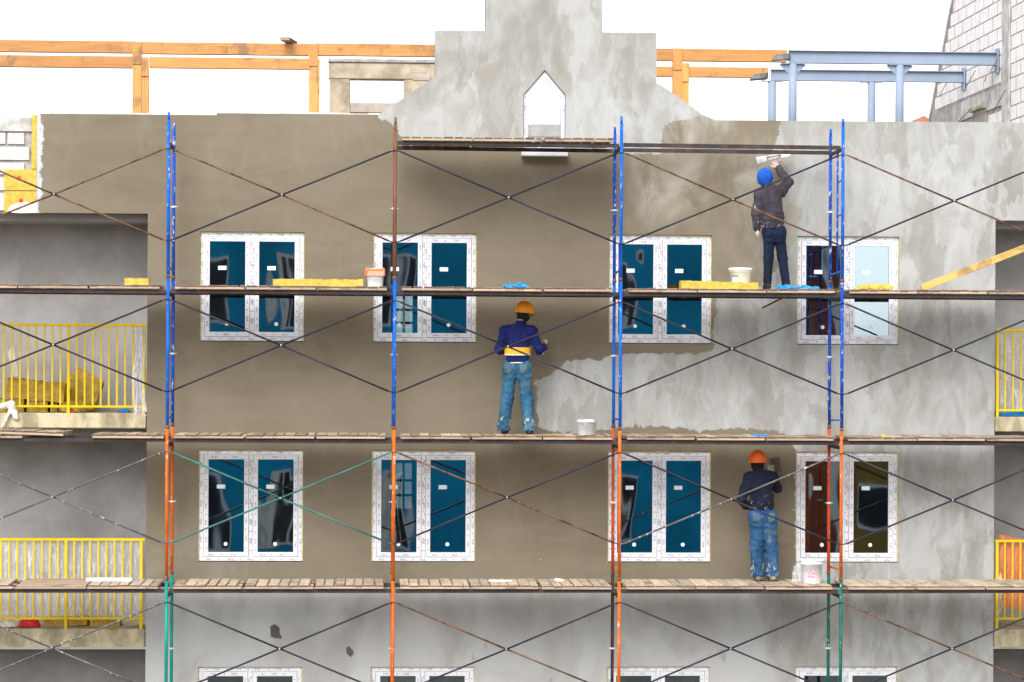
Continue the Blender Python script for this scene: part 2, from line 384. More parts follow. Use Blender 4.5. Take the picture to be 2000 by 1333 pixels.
# state of the render coat, stored per vertex as a signed distance to the outline of the fresh plaster
W1 = [(80,180),(735,215),(742,232),(760,240),(784,270),(800,287),(1200,294),(1225,302),(1480,302),(1530,318),(1542,330),(1536,395),(1562,400),(1566,425),(1556,447),(1556,470),
      (1490,560),(1402,575),(1390,690),(1190,692),(1182,701),(1105,708),(1098,714),(1075,733),(1050,742),(1044,745),(1048,800),(1052,836),(1075,842),(1120,846),(1190,838),(1250,832),
      (1300,834),(1380,841),(1440,836),(1500,841),(1548,852),(1556,882),(1552,1000),(1556,1110),(1560,1147),(200,1147),(200,425),(74,425),(84,300)]
W2 = [(1290,246),(1400,215),(1522,215),(1524,262),(1512,280),(1505,310),(1290,310)]
def sdf_poly(poly, pts):
    poly = np.array([(P(x,y,0).x, P(x,y,0).z) for x, y in poly]); d = np.full(len(pts), 1e9); inside = np.zeros(len(pts), bool)
    for a, b in zip(poly, np.roll(poly, -1, 0)):
        ab = b-a; t = np.clip(((pts-a)@ab)/(ab@ab), 0, 1); q = a+t[:,None]*ab; d = np.minimum(d, np.hypot(*(pts-q).T))
        c = (a[1] > pts[:,1]) != (b[1] > pts[:,1])
        with np.errstate(divide='ignore', invalid='ignore'): xi = a[0]+(pts[:,1]-a[1])*(b[0]-a[0])/(b[1]-a[1])
        inside ^= c & (pts[:,0] < xi)
    return np.where(inside, d, -d)
nv = len(fm.vertices); co = np.empty(nv*3); fm.vertices.foreach_get('co', co); co = co.reshape(-1,3); xz = co[:,[0,2]]
def setattr_(name, v):
    a = fm.attributes.new(name, 'FLOAT', 'POINT'); a.data.foreach_set('value', np.asarray(v, dtype=np.float32))
def blob(px0, py0, px1, py1, soft):
    a, b = P(px0,py0,0), P(px1,py1,0)
    s = lambda v: np.clip(v/soft+.5, 0, 1)
    return s(xz[:,0]-a.x)*s(b.x-xz[:,0])*s(xz[:,1]-b.z)*s(a.z-xz[:,1])
setattr_('wet', np.clip(np.maximum(sdf_poly(W1, xz), sdf_poly(W2, xz)), -.6, .6))
setattr_('dry', np.maximum.reduce([blob(1400,280,1600,720,.7), .8*blob(1230,300,1420,440,.5), .9*blob(1250,200,1440,300,.3), .25*blob(200,1000,500,1150,.5)]))
setattr_('pale', blob(0,180,92,460,.12))
setattr_('cool', blob(-900,1150,1500,3000,1.0))
bchild('facade_wall', fm, None)
# rooms behind the facade: floors, back wall with two far windows, partitions, flat roof
mb = MB()
for z in (13.0, 9.0, 6.0, 3.0): mb.box(XL, XR, TH+.002, 7, z-.22, z)
bchild('floor_slab', mb, M['inner'])
mb = MB(); y0, y1 = 6.6, 6.85
ho = []
for a, b in (((772,575),(806,655)), ((770,905),(806,995))):
    p, q = P(*a, y0), P(*b, y0); ho.append((p.x, q.x, q.z, p.z))
lv = [0, ho[1][2], ho[1][3], ho[0][2], ho[0][3], 12.78]
xa, xb = ho[0][0], ho[0][1]
mb.box(XL, xa, y0, y1, 0, 12.78); mb.box(xb, XR, y0, y1, 0, 12.78)
for i in (0, 2, 4): mb.box(xa, xb, y0, y1, lv[i], lv[i+1])
bchild('rear_wall', mb, M['inner'])
for hx in ho:
    mb = MB(); mb.box((hx[0]+hx[1])/2-.02, (hx[0]+hx[1])/2+.02, y0+.05, y0+.1, hx[2], hx[3])
    for k in (.3, .62): z = hx[2]+(hx[3]-hx[2])*k; mb.box(hx[0], hx[1], y0+.052, y0+.098, z-.02, z+.02)
    bchild('rear_window_bars', mb, M['ledger'])
mb = MB()
for x in (-.5, 2.4, 5.4): mb.box(x-.06, x+.06, TH+.6, 6.6, 0, 12.78)
bchild('partition_wall', mb, M['inner'])
mb = MB()
for x in (XL-.2, XR): mb.box(x, x+.2, 0, 7, 0, 13.0)
bchild('end_wall', mb, M['inner'])
# loggias: back wall, side cheeks, slabs
for (a, b, s) in ((XL, FL, 1), (FR, XR, -1)):
    mb = MB(); mb.box(a, b, 1.35, 1.5, 0, 12.78)
    bchild('loggia_back_wall', mb, M['loggia'])
    mb = MB(); c = b if s == 1 else a; mb.box(c-.1*(s<0)-(.0), c+.1*(s>0), TH+.003, 1.349, 0, 12.77)
    bchild('loggia_cheek_wall', mb, M['loggia'])
    for k in range(3):
        zt = LOG_L[k][1]; zb = LOG_L[k+1][0]
        mb = MB(); mb.box(a+.0, b-.012 if s == 1 else b, .01, 1.345, zb+.0, zt) if s == 1 else mb.box(a+.012, b, .01, 1.345, zb, zt)
        me = mb.mesh('balcony_slab', M['slab'], False, .012); bchild('balcony_slab', me, None)
    mb = MB(); mb.box(a, b, TH+.004, 1.345, 11.80, 12.0); bchild('loggia_beam', mb, M['loggia'])

# bare corner at upper left: blocks, ring beam, insulation with dowels
mb = MB(); mb.box(XL, xA+.02, .14, TH, zA, 13.22); bchild('bare_wall_core', mb, M['mortar'])
mb = MB(); mb.box(XL, P(62,240,.1).x, .10, .139, 13.03, 13.225); bchild('ring_beam', mb, M['concrete'])
rows = [(12.84, 13.02, .45), (12.62, 12.825, .60), (12.42, 12.605, .60), (12.20, 12.405, .6), (11.92, 12.185, .6)]
bxr = P(50, 300, .1).x
for i, (za, zb, L) in enumerate(rows):
    x = bxr + (.05 if i == 1 else .1*(i % 2) - .02)
    while x > XL+.1:
        ww = (.26 if i == 0 else L)
        b = bchild('block', MB().box(max(x-ww+.03, XL), x, .115+random.uniform(-.004,.004), .139, za+.012, zb-.012).mesh('block', M['dimcornerblock'], False, .004), None); x -= ww
ins = bchild('insulation_board', MB().box(P(62,230,0).x, xA-.001, .012, .138, 12.50, 13.25).mesh('insulation_board', M['wool'], False, .006), None)
pz = [(12.42, 12.497), (12.20, 12.415), (11.905, 12.195)]
ix = P(8, 400, 0).x
for za, zb in ((12.205, 12.495), (11.905, 12.197)):
    ii = bchild('insulation_board', MB().box(ix, xA-.001, .010, .138, za, zb).mesh('insulation_board', M['wool'], False, .006), None)
    for px, py in ((36,348),) if za > 12.1 else ((41,392),):
        p = P(px, py, 0); bb = ob('dowel', MB().lathe([(0,-.012),(.02,-.012),(.03,-.004),(.03,.0)], 12).mesh('dowel', M['dowel'], True), ii, (p.x, .004, p.z), (-math.pi/2,0,0))
bchild('adhesive_smear', MB().prism([(P(x,y,0).x, P(x,y,0).z) for x, y in ((14,415),(18,404),(30,398),(46,394),(60,397),(72,392),(71.5,416),(40,417))], .001, .0095).mesh('adhesive_smear', M['rag'], False, .002), None)
# parapet crust: torn mesh and adhesive along the wall top
mb = MB()
x = -4.4
while x < .1:
    L = random.uniform(.12, .4); h = random.uniform(.004, .03)
    mb.box(x, x+L*.98, .004, TH-.03, ztop+(.03 if x > -2.1 else 0)+.0, ztop+(.03 if x > -2.1 else 0)+h); x += L
bchild('parapet_crust', mb, M['rag'])

for pts in (((528,1224),(536,1219),(546,1226),(546,1238),(551,1244),(548,1248),(538,1247),(529,1244)), ((676,1266),(682,1262),(690,1272),(690,1278),(684,1284),(677,1276))):
    bchild('plaster_dab', MB().prism([(P(x,y,0).x, P(x,y,0).z) for x, y in pts], -.006, .004).mesh('plaster_dab', m_plain('dark_plaster_dab', (.10,.095,.085), .95, .2, 12), False, .003), None)
# ------------------------------------------------------------------ windows
def text_mesh(s, size):
    cu = bpy.data.curves.new('t', 'FONT'); cu.body = s; cu.size = size; cu.align_x = 'CENTER'; cu.align_y = 'CENTER'; cu.resolution_u = 1
    o = bpy.data.objects.new('t', cu); COL.objects.link(o); dg = bpy.context.evaluated_depsgraph_get(); dg.update()
    me = bpy.data.meshes.new_from_object(o.evaluated_get(dg)); v = [tuple(q.co) for q in me.vertices]; f = [tuple(p.vertices) for p in me.polygons]
    bpy.data.objects.remove(o); bpy.data.meshes.remove(me); return v, f
TV, TF = text_mesh('TOP', .041)
def put_text(mb, x, y, z, ang, V=TV, F=TF):
    o = len(mb.v); c, s = math.cos(ang), math.sin(ang)
    mb.v += [(x+a*c-b*s, y, z+a*s+b*c) for a, b, _ in V]; mb.f += [tuple(o+i for i in f) for f in F]
def frame_ring(mb, x0, x1, z0, z1, t, ya, yb):
    mb.box(x0, x1, ya, yb, z1-t, z1); mb.box(x0, x1, ya, yb, z0, z0+t)
    mb.box(x0, x0+t, ya, yb, z0+t, z1-t); mb.box(x1-t, x1, ya, yb, z0+t, z1-t)
def window_parts(H):
    W, T, S, mu = WW-.02, .058, .062, .03
    d = {}
    mb = MB(); frame_ring(mb, .01, W+.01, 0, H, T, .0, .07); mb.box(WW/2-mu, WW/2+mu, .001, .069, T, H-T); d['frame'] = mb.mesh('window', M['pvc'], False, .004)
    sash = []
    for (a, b) in ((.01+T+.003, WW/2-mu-.003), (WW/2+mu+.003, W+.01-T-.003)):
        s = MB(); frame_ring(s, a, b, T+.003, H-T-.003, S, -.012, .05)
        g = MB().box(a+S-.004, b-S+.004, .012, .03, T+S-.002, H-T-S+.002)
        st = MB().box(a+S+.115, a+S+.23, .0095, .0115, H*.655, H*.655+.055)
        cx, cz = a+S+.24, T+S+.115
        st2 = MB(); n = 20
        st2.v = [(cx+.027*math.cos(t*2*math.pi/n), .0105, cz+.027*math.sin(t*2*math.pi/n)) for t in range(n)]; st2.f = [tuple(range(n))]
        sash.append((s.mesh('sash', M['pvc'], False, .004), g.mesh('pane', M['glass']), st.mesh('sticker', M['sticker']), st2.mesh('round_sticker', M['sticker'])))
    d['sash'] = sash
    pr = MB()
    def dot(x, y, z, r=.0065): pr.quad((x-r,y,z-r),(x+r,y,z-r),(x+r,y,z+r),(x-r,y,z+r))
    rnd = random.Random(3)
    def run_h(xa, xb, z, y, fl=0):
        x = xa+rnd.uniform(.05,.14); k = rnd.randint(0, 1)
        while x < xb-.05:
            if k % 2: put_text(pr, x, y, z, math.pi*fl)
            else: dot(x, y, z)
            x += rnd.uniform(.13, .16); k += 1
    def run_v(za, zb, x, y, fl=1):
        z = za+rnd.uniform(.04,.12); k = rnd.randint(0, 1)
        while z < zb-.05:
            if k % 2: put_text(pr, x, y, z, math.pi/2*fl)
            else: dot(x, y, z)
            z += rnd.uniform(.11, .14); k += 1
    y1, y2 = -.0025, -.0145
    run_h(.05, WW-.05, H-.028, y1); run_h(.05, WW-.05, .028, y1, 1)
    run_v(.06, H-.06, .038, y1); run_v(.06, H-.06, WW-.038, y1, -1); run_v(.06, H-.06, WW/2-.012, y1, -1); run_v(.06, H-.06, WW/2+.014, y1)
    for (a, b) in ((.01+T+.003, WW/2-mu-.003), (WW/2+mu+.003, W+.01-T-.003)):
        run_h(a+.05, b-.05, H-T-.034, y2); run_h(a+.05, b-.05, T+.034, y2, 1)
        run_v(T+.06, H-T-.06, a+.034, y2, 1); run_v(T+.06, H-T-.06, b-.034, y2, -1)
    d['print'] = pr.mesh('film_print', M['print'])
    return d
wp = {}
for r in range(4):
    H = WT[r]-WB[r]-.02
    for c in range(4):
        key = round(H, 3)
        if key not in wp: wp[key] = window_parts(H)
        d = wp[key]; yin = .05 if r == 0 else (.022 if r == 1 else .04)
        wdo = ob('window', d['frame'], bld, (WC[c]-3, yin, WB[r]+.01))
        for s, g, st, st2 in d['sash']:
            ob('sash', s, wdo); ob('pane', g, wdo); ob('sticker', st, wdo); ob('round_sticker', st2, wdo)
        ob('film_print', d['print'], wdo)['kind'] = 'stuff'
        fo = MB()                                                            # foam squeezed out round the frame
        rr = random.Random(r*7+c)
        for side in range(3):
            t = 0; LN = H if side < 2 else WW
            while t < LN:
                L = rr.uniform(.05,.2); th = rr.uniform(.004,.016); yo = rr.uniform(-.018, -.002)
                if side == 0: fo.box(.0, .009+th*.3, yo, .06, t, min(t+L, LN)-.004)
                elif side == 1: fo.box(WW-.009-th*.2, WW, yo, .06, t, min(t+L, LN)-.004)
                else: fo.box(t, min(t+L, LN)-.004, yo, .06, H-.002, H+.008)
                t += L
        ob('foam_seam', fo.mesh('foam_seam', M['foam']), wdo)
# gable window with pointed head
gw = MB()
def inset(t): 
    k = t/math.cos(math.atan2(dz, dx))
    sx = t
    return [(g0+sx, gb+t), (g1-sx, gb+t), (g1-sx, gs - k + dz/dx*sx), (gm, gap-k), (g0+sx, gs - k + dz/dx*sx)]
o_, i_ = inset(.004), inset(.062)
for a in range(5):
    b = (a+1) % 5
    gw.prism([o_[a], o_[b], i_[b], i_[a]], .04, .11)
gwo = bchild('gable_window', gw.mesh('gable_window', M['pvc']), None)
ob('pane', MB().prism(inset(.058), .07, .085).mesh('pane', M['clear']), gwo)
gk = MB()  # dark seal line round the pane, plus frame-edge shadow gap painted as a ring
for (A_, B_) in ((inset(.063), inset(.069)), (inset(.0035), inset(.010))):
    for a in range(5): gk.prism([A_[a], A_[(a+1) % 5], B_[(a+1) % 5], B_[a]], .034, .066)
ob('gasket_shadow_line', gk.mesh('gasket_shadow_line', M['greyprint']), gwo)
pr = MB()
for k, z in enumerate(np.arange(gb+.12, gs, .16)):
    for x, fl in ((g0+.032, 1), (g1-.032, -1)):
        if k % 2: put_text(pr, x, .038, z, math.pi/2*fl)
        else: pr.quad((x-.007,.038,z-.007),(x+.007,.038,z-.007),(x+.007,.038,z+.007),(x-.007,.038,z+.007))
ob('film_print', pr.mesh('film_print', M['print']), gwo)['kind'] = 'stuff'
mb = MB(); mb.prism([(g0-.03, gb+.0), (g1+.03, gb+.0), (g1+.03, gb-.03), (g1+.03, gb-.075), (g0-.03, gb-.075)], -.13, .06)
ob('sill', mb.mesh('sill', M['pvc'], False, .006), gwo)
# blocks seen through the gable window
pw = tag(empty('parapet_block_wall', (2.44, 3.2, 13.05)), 'pale block wall seen low through the pointed gable window', 'wall')
ob('core', MB().box(-.9, .9, .02, .2, 0, .40).mesh('core', M['mortar']), pw)
for i, z in enumerate((.0, .21)):
    for j in range(-2, 3):
        ob('block', MB().box(j*.6-.29+(.3 if i else .12), j*.6+.29+(.3 if i else .12), 0, .19, z+.005, z+.198).mesh('block', M['paleblock'], False, .006), pw) if abs(j) < 2 else None

# ------------------------------------------------------------------ balcony railings
def railing(px_post, z_top, z_bot, slab, x0, x1, posts):
    mb = MB(); y = .06
    mb.box(x0, x1, y-.02, y+.02, z_top-.035, z_top); mb.box(x0, x1, y-.015, y+.015, z_bot-.02, z_bot+.01)
    for p in posts:
        mb.box(p-.02, p+.02, y-.0195, y+.0195, slab-.1, z_top-.036)
        mb.box(p-.07, p+.07, y-.0485, y-.02, slab-.035, slab-.023)
    ra = bchild('railing', mb.mesh('railing', M['yellow'], False, .003), None)
    bar = MB().box(-.011, .011, -.011, .011, z_bot+.011, z_top-.036).mesh('baluster', M['yellow'])
    n = 0; x = px_post
    while x > x0+.03: 
        if all(abs(x-p) > .06 for p in posts): ob('baluster', bar, ra, (x, y, 0))
        x -= .111
    x = px_post+.111
    while x < x1-.02:
        if all(abs(x-p) > .06 for p in posts): ob('baluster', bar, ra, (x, y, 0))
        x += .111
    return ra
RL1 = railing(P(134,700,.06).x-.0, 10.375, 9.235, 9.14, -6.6, -3.06, (P(134,700,.06).x, P(281,700,.06).x, P(134,700,.06).x-2.1))
RL2 = railing(P(129,1100,.06).x, 7.41, 6.305, 6.16, -6.6, -3.06, (P(129,1100,.06).x, P(276,1100,.06).x, P(129,1100,.06).x-2.1))
RR1 = railing(P(1948,700,.06).x+.222, 10.375, 9.235, 9.14, 8.83, 11.4, (P(1948,700,.06).x, P(1948,700,.06).x+1.9))
RR2 = railing(P(1947,1100,.06).x+.222, 7.41, 6.305, 6.16, 8.83, 11.4, (P(1947,1100,.06).x, P(1947,1100,.06).x+1.9))
def sheet(name, pts, mat, nx=14, nz=16, amp=.03, seed=0, label=None, cat='plastic film', thick=0):
    # pts: four corners (world) a,b,c,d -> wrinkled sheet
    rr = random.Random(seed); A, B, Cc, D = [Vector(p) for p in pts]; base = (A+B+Cc+D)/4; base.z = min(p.z for p in (A,B,Cc,D))
    mb = MB(); ph = [rr.uniform(0, 6) for _ in range(6)]
    for j in range(nz+1):
        for i in range(nx+1):
            u, v = i/nx, j/nz
            p = (A*(1-u)+B*u)*(1-v)+(D*(1-u)+Cc*u)*v
            wv = math.sin(u*9+ph[0]+v*3)+.6*math.sin(u*21+ph[1]-v*5)+.5*math.sin(v*13+ph[2]+u*4)+rr.uniform(-.5,.5)
            mb.v.append((p.x-base.x+amp*.4*math.sin(v*8+ph[3])*(0 if .05<u<.95 else 1), p.y-base.y+amp*wv*.5, p.z-base.z+amp*.3*math.sin(u*11+ph[4])*(0 if .05<v<.95 else 1)))
    for j in range(nz):
        for i in range(nx):
            a = j*(nx+1)+i; mb.f.append((a, a+1, a+nx+2, a+nx+1))
    o = ob(name, mb.mesh(name, mat, True), None, base)
    return tag(o, label, cat)
def w3(px, py, Y): return tuple(P(px, py, Y))
sheet('plastic_film', [w3(258,812,.0), w3(284,806,.0), w3(281,640,.0), w3(263,640,.0)], M['film2'], 10, 22, .05, 1, 'bunched clear plastic film hanging at the end of the upper left balcony rail')
sheet('plastic_film', [w3(-60,1203,.10), w3(277,1206,.10), w3(279,1058,.10), w3(-60,1056,.10)], M['film'], 40, 18, .03, 2, 'clear stretch film wrapped over the lower left balcony railing')
sheet('plastic_film', [w3(1950,806,.10), w3(2060,803,.10), w3(2060,652,.10), w3(1951,652,.10)], M['film'], 18, 16, .04, 3, 'clear film with white bunches on the upper right balcony railing')
sheet('orange_sheet', [w3(1952,1190,.12), w3(2060,1190,.12), w3(2060,1058,.12), w3(1949,1046,.12)], M['orangebag'], 14, 12, .05, 4, 'orange plastic sheet behind the lower right balcony railing', 'plastic sheet')
sheet('plastic_film', [w3(1946,1222,-.005), w3(1955,1195,-.005), w3(1962,1150,-.005), w3(1952,1110,-.005)], M['film2'], 6, 10, .04, 5, 'torn strip of clear film at the corner of the lower right balcony')

# ------------------------------------------------------------------ implicit surfaces (people, soft things)
def snets(fn, lo, hi, h):
    ax = [np.arange(lo[i]-h, hi[i]+2*h, h) for i in range(3)]
    X, Y, Z = np.meshgrid(*ax, indexing='ij'); S = fn(X, Y, Z); inn = S < 0
    n = np.array(S.shape)-1
    acc = np.zeros((*n, 3)); cnt = np.zeros(n)
    sl = lambda o: tuple(slice(o[i], o[i]+n[i]) for i in range(3))
    corners = [(i,j,k) for i in (0,1) for j in (0,1) for k in (0,1)]
    for a in corners:
        for d in range(3):
            if a[d]: continue
            b = list(a); b[d] = 1
            sa, sb = S[sl(a)], S[sl(b)]; cr = (sa < 0) != (sb < 0)
            t = np.where(cr, sa/np.where(cr, sa-sb, 1), 0)
            for q in range(3): acc[..., q] += np.where(cr, a[q]+(t if q == d else 0), 0)
            cnt += cr
    act = cnt > 0; idx = -np.ones(n, int); idx[act] = np.arange(act.sum())
    I = np.argwhere(act); V = (I + acc[act]/cnt[act][:,None])*h + np.array([ax[i][0] for i in range(3)])
    F = []
    for d in range(3):
        u, v = (d+1) % 3, (d+2) % 3
        a = [slice(None)]*3; b = [slice(None)]*3; a[d] = slice(0,-1); b[d] = slice(1,None)
        cr = inn[tuple(a)] != inn[tuple(b)]
        pos = np.argwhere(cr); pos = pos[(pos[:,u] > 0) & (pos[:,v] > 0) & (pos[:,u] < n[u]) & (pos[:,v] < n[v])]
        sg = inn[tuple(a)][tuple(pos.T)]
        def cell(du, dv):
            p = pos.copy(); p[:,u] -= du; p[:,v] -= dv; return idx[tuple(p.T)]
        q = np.stack([cell(1,1), cell(0,1), cell(0,0), cell(1,0)], 1)
        q[~sg] = q[~sg][:, ::-1]; F.append(q)
    return V, np.concatenate(F)
def cap(a, b, ra, rb, flat=1.0):
    a = np.array(a, float); b = np.array(b, float)
    def f(X, Y, Z):
        px, py, pz = X-a[0], (Y-a[1])/flat, Z-a[2]; d = b-a; dy = d[1]/flat
        L = d[0]**2+dy**2+d[2]**2+1e-9; t = np.clip((px*d[0]+py*dy+pz*d[2])/L, 0, 1)
        return (np.sqrt((px-t*d[0])**2+(py-t*dy)**2+(pz-t*d[2])**2) - (ra+(rb-ra)*t))*min(1, flat+.15)
    return f
def smin(a, b, k):
    h = np.clip(.5+.5*(b-a)/k, 0, 1); return b*(1-h)+a*h-k*h*(1-h)
def union(fs, k=.03):
    def f(X, Y, Z):
        s = fs[0](X,Y,Z)
        for g in fs[1:]: s = smin(s, g(X,Y,Z), k)
        return s
    return f
def sdf_mesh(name, fn, lo, hi, h, mat, extra=(), mat2=None):
    V, F = snets(fn, lo, hi, h); nf = len(F)
    vs, fs = [V], [F]; o = len(V)
    for (fn2, lo2, hi2, h2) in extra:
        v2, f2 = snets(fn2, lo2, hi2, h2); vs.append(v2); fs.append(f2+o); o += len(v2)
    me = bpy.data.meshes.new(name); me.from_pydata(np.concatenate(vs).tolist(), [], np.concatenate(fs).tolist())
    for p in me.polygons: p.use_smooth = True
    me.materials.append(mat)
    if mat2:
        me.materials.append(mat2)
        for p in me.polygons[nf:]: p.material_index = 1
    me.update(); return me
def wrinkle(fn, amp, fx, fy, fz, ph=0.):
    def f(X, Y, Z):
        a = 1-np.abs(np.sin(Z*fz+X*fx+ph+1.6*np.sin(X*fx*1.1+Y*fy+Z*6+ph))); b = 1-np.abs(np.sin(Z*fz*.7-X*fx*1.3+ph*2+1.3*np.sin(Y*fy*1.2-Z*9)))
        return fn(X,Y,Z)-amp*(a*a*.9+b*b*.7)+amp*.5
    return f
def hand_fn(w, d, up, side, curl=.5, s=1.0, thumb=1):
    """palm from wrist w along d; fingers spread along side, curling toward up"""
    w, d, up, side = [Vector(q) for q in (w, d, up, side)]; d.normalize(); up.normalize(); side.normalize()
    fs = [cap(w, w+d*.05*s, .026*s, .030*s, .8), cap(w+d*.045*s-side*.022*s, w+d*.075*s-side*.026*s, .017*s, .015*s), cap(w+d*.045*s+side*.022*s, w+d*.075*s+side*.024*s, .017*s, .015*s)]
    for k, L in enumerate((.066, .076, .072, .056)):
        r0 = w+d*.082*s+side*(-.032+.0213*k)*s; a = r0+(d*(1-curl*.4)+up*curl*.5)*L*.45*s; b = a+(d*(1-curl)+up*curl)*L*.35*s; c = b+(d*(.7-curl*1.2)+up*curl)*L*.25*s
        fs += [cap(r0, a, .0095*s, .009*s), cap(a, b, .009*s, .0085*s), cap(b, c, .0085*s, .0075*s)]
    t0 = w+d*.025*s-side*.026*s*thumb; t1 = t0+(d*.6-side*.7*thumb+up*.3)*.04*s; t2 = t1+(d*.8+up*.5)*.03*s
    fs += [cap(t0, t1, .013*s, .011*s), cap(t1, t2, .0105*s, .009*s)]
    f = union(fs, .006); lo = [w[i]-.14*s for i in range(3)]; hi = [w[i]+.14*s for i in range(3)]
    lo = [min(w[i], (w+d*.15*s)[i])-.075*s for i in range(3)]; hi = [max(w[i], (w+d*.15*s)[i])+.075*s for i in range(3)]
    return (f, lo, hi, .0055)
def head_fns(c, yaw=0, pitch=0):
    """head as implicit surface, face toward +y before the turn"""
    Rm = Matrix.Rotation(yaw, 3, 'Z') @ Matrix.Rotation(pitch, 3, 'X'); c = Vector(c)
    q = lambda x, y, z: c + Rm @ Vector((x, y, z))
    fs = [cap(q(0,-.005,.03), q(0,.012,.045), .092, .088), cap(q(0,.03,-.05), q(0,.045,-.08), .062, .045), cap(q(0,.085,.0), q(0,.104,-.025), .011, .016),
          cap(q(-.083,-.01,.01), q(-.085,-.012,-.025), .014, .010), cap(q(.083,-.01,.01), q(.085,-.012,-.025), .014, .010),
          cap(q(-.02,.082,-.058), q(.02,.082,-.058), .010, .010), cap(q(-.035,.078,.03), q(.035,.078,.03), .014, .014)]
    u = union(fs, .022); eyes = [cap(q(sx*.033,.096,.008), q(sx*.033,.098,.008), .014, .014) for sx in (-1,1)]
    balls = [cap(q(sx*.033,.078,.008), q(sx*.033,.079,.008), .0125, .0125) for sx in (-1,1)]
    def f(X,Y,Z):
        s = u(X,Y,Z)
        for e_ in eyes: s = np.maximum(s, -e_(X,Y,Z)+.002)
        for b_ in balls: s = np.minimum(s, b_(X,Y,Z))
        return s
    return f, q

M['skin'] = m_plain('skin', (.50,.29,.21), .6, .12, 20, False)
M['pinkglove'] = m_plain('pale_glove', (.66,.48,.45), .8, .25, 25, False)
M['grubbyglove'] = m_plain('plastered_glove', (.34,.30,.24), .9, .4, 25, False)
M['navy'] = m_cloth('navy_jacket', (.010,.016,.105), amt=.72, sscale=14)
M['darkjacket'] = m_cloth('dark_navy_jacket', (.011,.013,.030), amt=.70, lowz=(1.0, 1.35), sscale=16)
M['puffer'] = m_cloth('quilted_purple_black_jacket', (.050,.041,.054), (.30,.29,.28), amt=.67, lowz=(.90, 1.02), sscale=22)
M['puffersleeve'] = m_cloth('splashed_sleeve', (.048,.044,.058), (.32,.31,.31), amt=.56, sscale=22)
M['jeans'] = m_cloth('blue_jeans', (.030,.105,.185), (.36,.36,.32), amt=.69, fade=(.12,.205,.25), lowz=(.1,.45), sscale=13)
M['jeans2'] = m_cloth('work_jeans', (.024,.078,.165), (.26,.27,.27), amt=.66, fade=(.15,.21,.26), lowz=(.1,.5), sscale=12)
M['pocket'] = m_cloth('faded_denim', (.07,.13,.17), (.30,.29,.27), amt=.62, sscale=16)
M['navytrousers'] = m_cloth('dark_blue_trousers', (.009,.014,.036), amt=.74)
M['boots'] = m_cloth('work_boots', (.03,.027,.028), (.3,.28,.25), amt=.6)
M['sandyboots'] = m_cloth('plastered_boots', (.20,.155,.12), (.40,.36,.30), amt=.55)
M['helmet'] = m_plain('orange_helmet', (.86,.30,.015), .35, .08, 4, False, False)
M['helmet2'] = m_plain('red_orange_helmet', (.82,.13,.02), .4, .1, 6, False, False)
M['beanie'] = m_plain('blue_knit_hat', (.012,.085,.42), .9, .18, 9, False)
M['blackknit'] = m_plain('black_knit', (.012,.011,.014), .9, .2, 9, False)
M['belt'] = m_plain('yellow_back_belt', (.80,.40,.02), .7, .15, 6, False)
M['white'] = m_plain('white_cloth', (.66,.62,.60), .8, .1, 6, False)
M['trowelsteel'] = m_plain('trowel_steel', (.55,.54,.50), .45, .25, 9, False, True, metal=.3)
M['trowelwood'] = m_plain('plastered_float', (.12,.10,.075), .9, .35, 12, False)
M['bluebelt'] = m_plain('blue_waistband', (.01,.05,.32), .8, .2, 6, False)

def shoe(x, y, z, s=1):
    return union([cap((x, y-.07, z+.045), (x, y+.02, z+.06), .046*s, .048*s), cap((x, y+.02, z+.05), (x, y+.16, z+.036), .046*s, .040*s), cap((x,y-.03,z+.06),(x,y-.02,z+.11),.045*s,.04*s)], .03)
def floor_cut(f, z0): return lambda X,Y,Z: np.maximum(f(X,Y,Z), z0-Z)
def ring(f, z0, z1, off, inner=None):
    return lambda X,Y,Z: np.maximum(np.maximum(f(X,Y,Z)-off, np.abs(Z-(z0+z1)/2)-(z1-z0)/2), -(f(X,Y,Z)+.012))

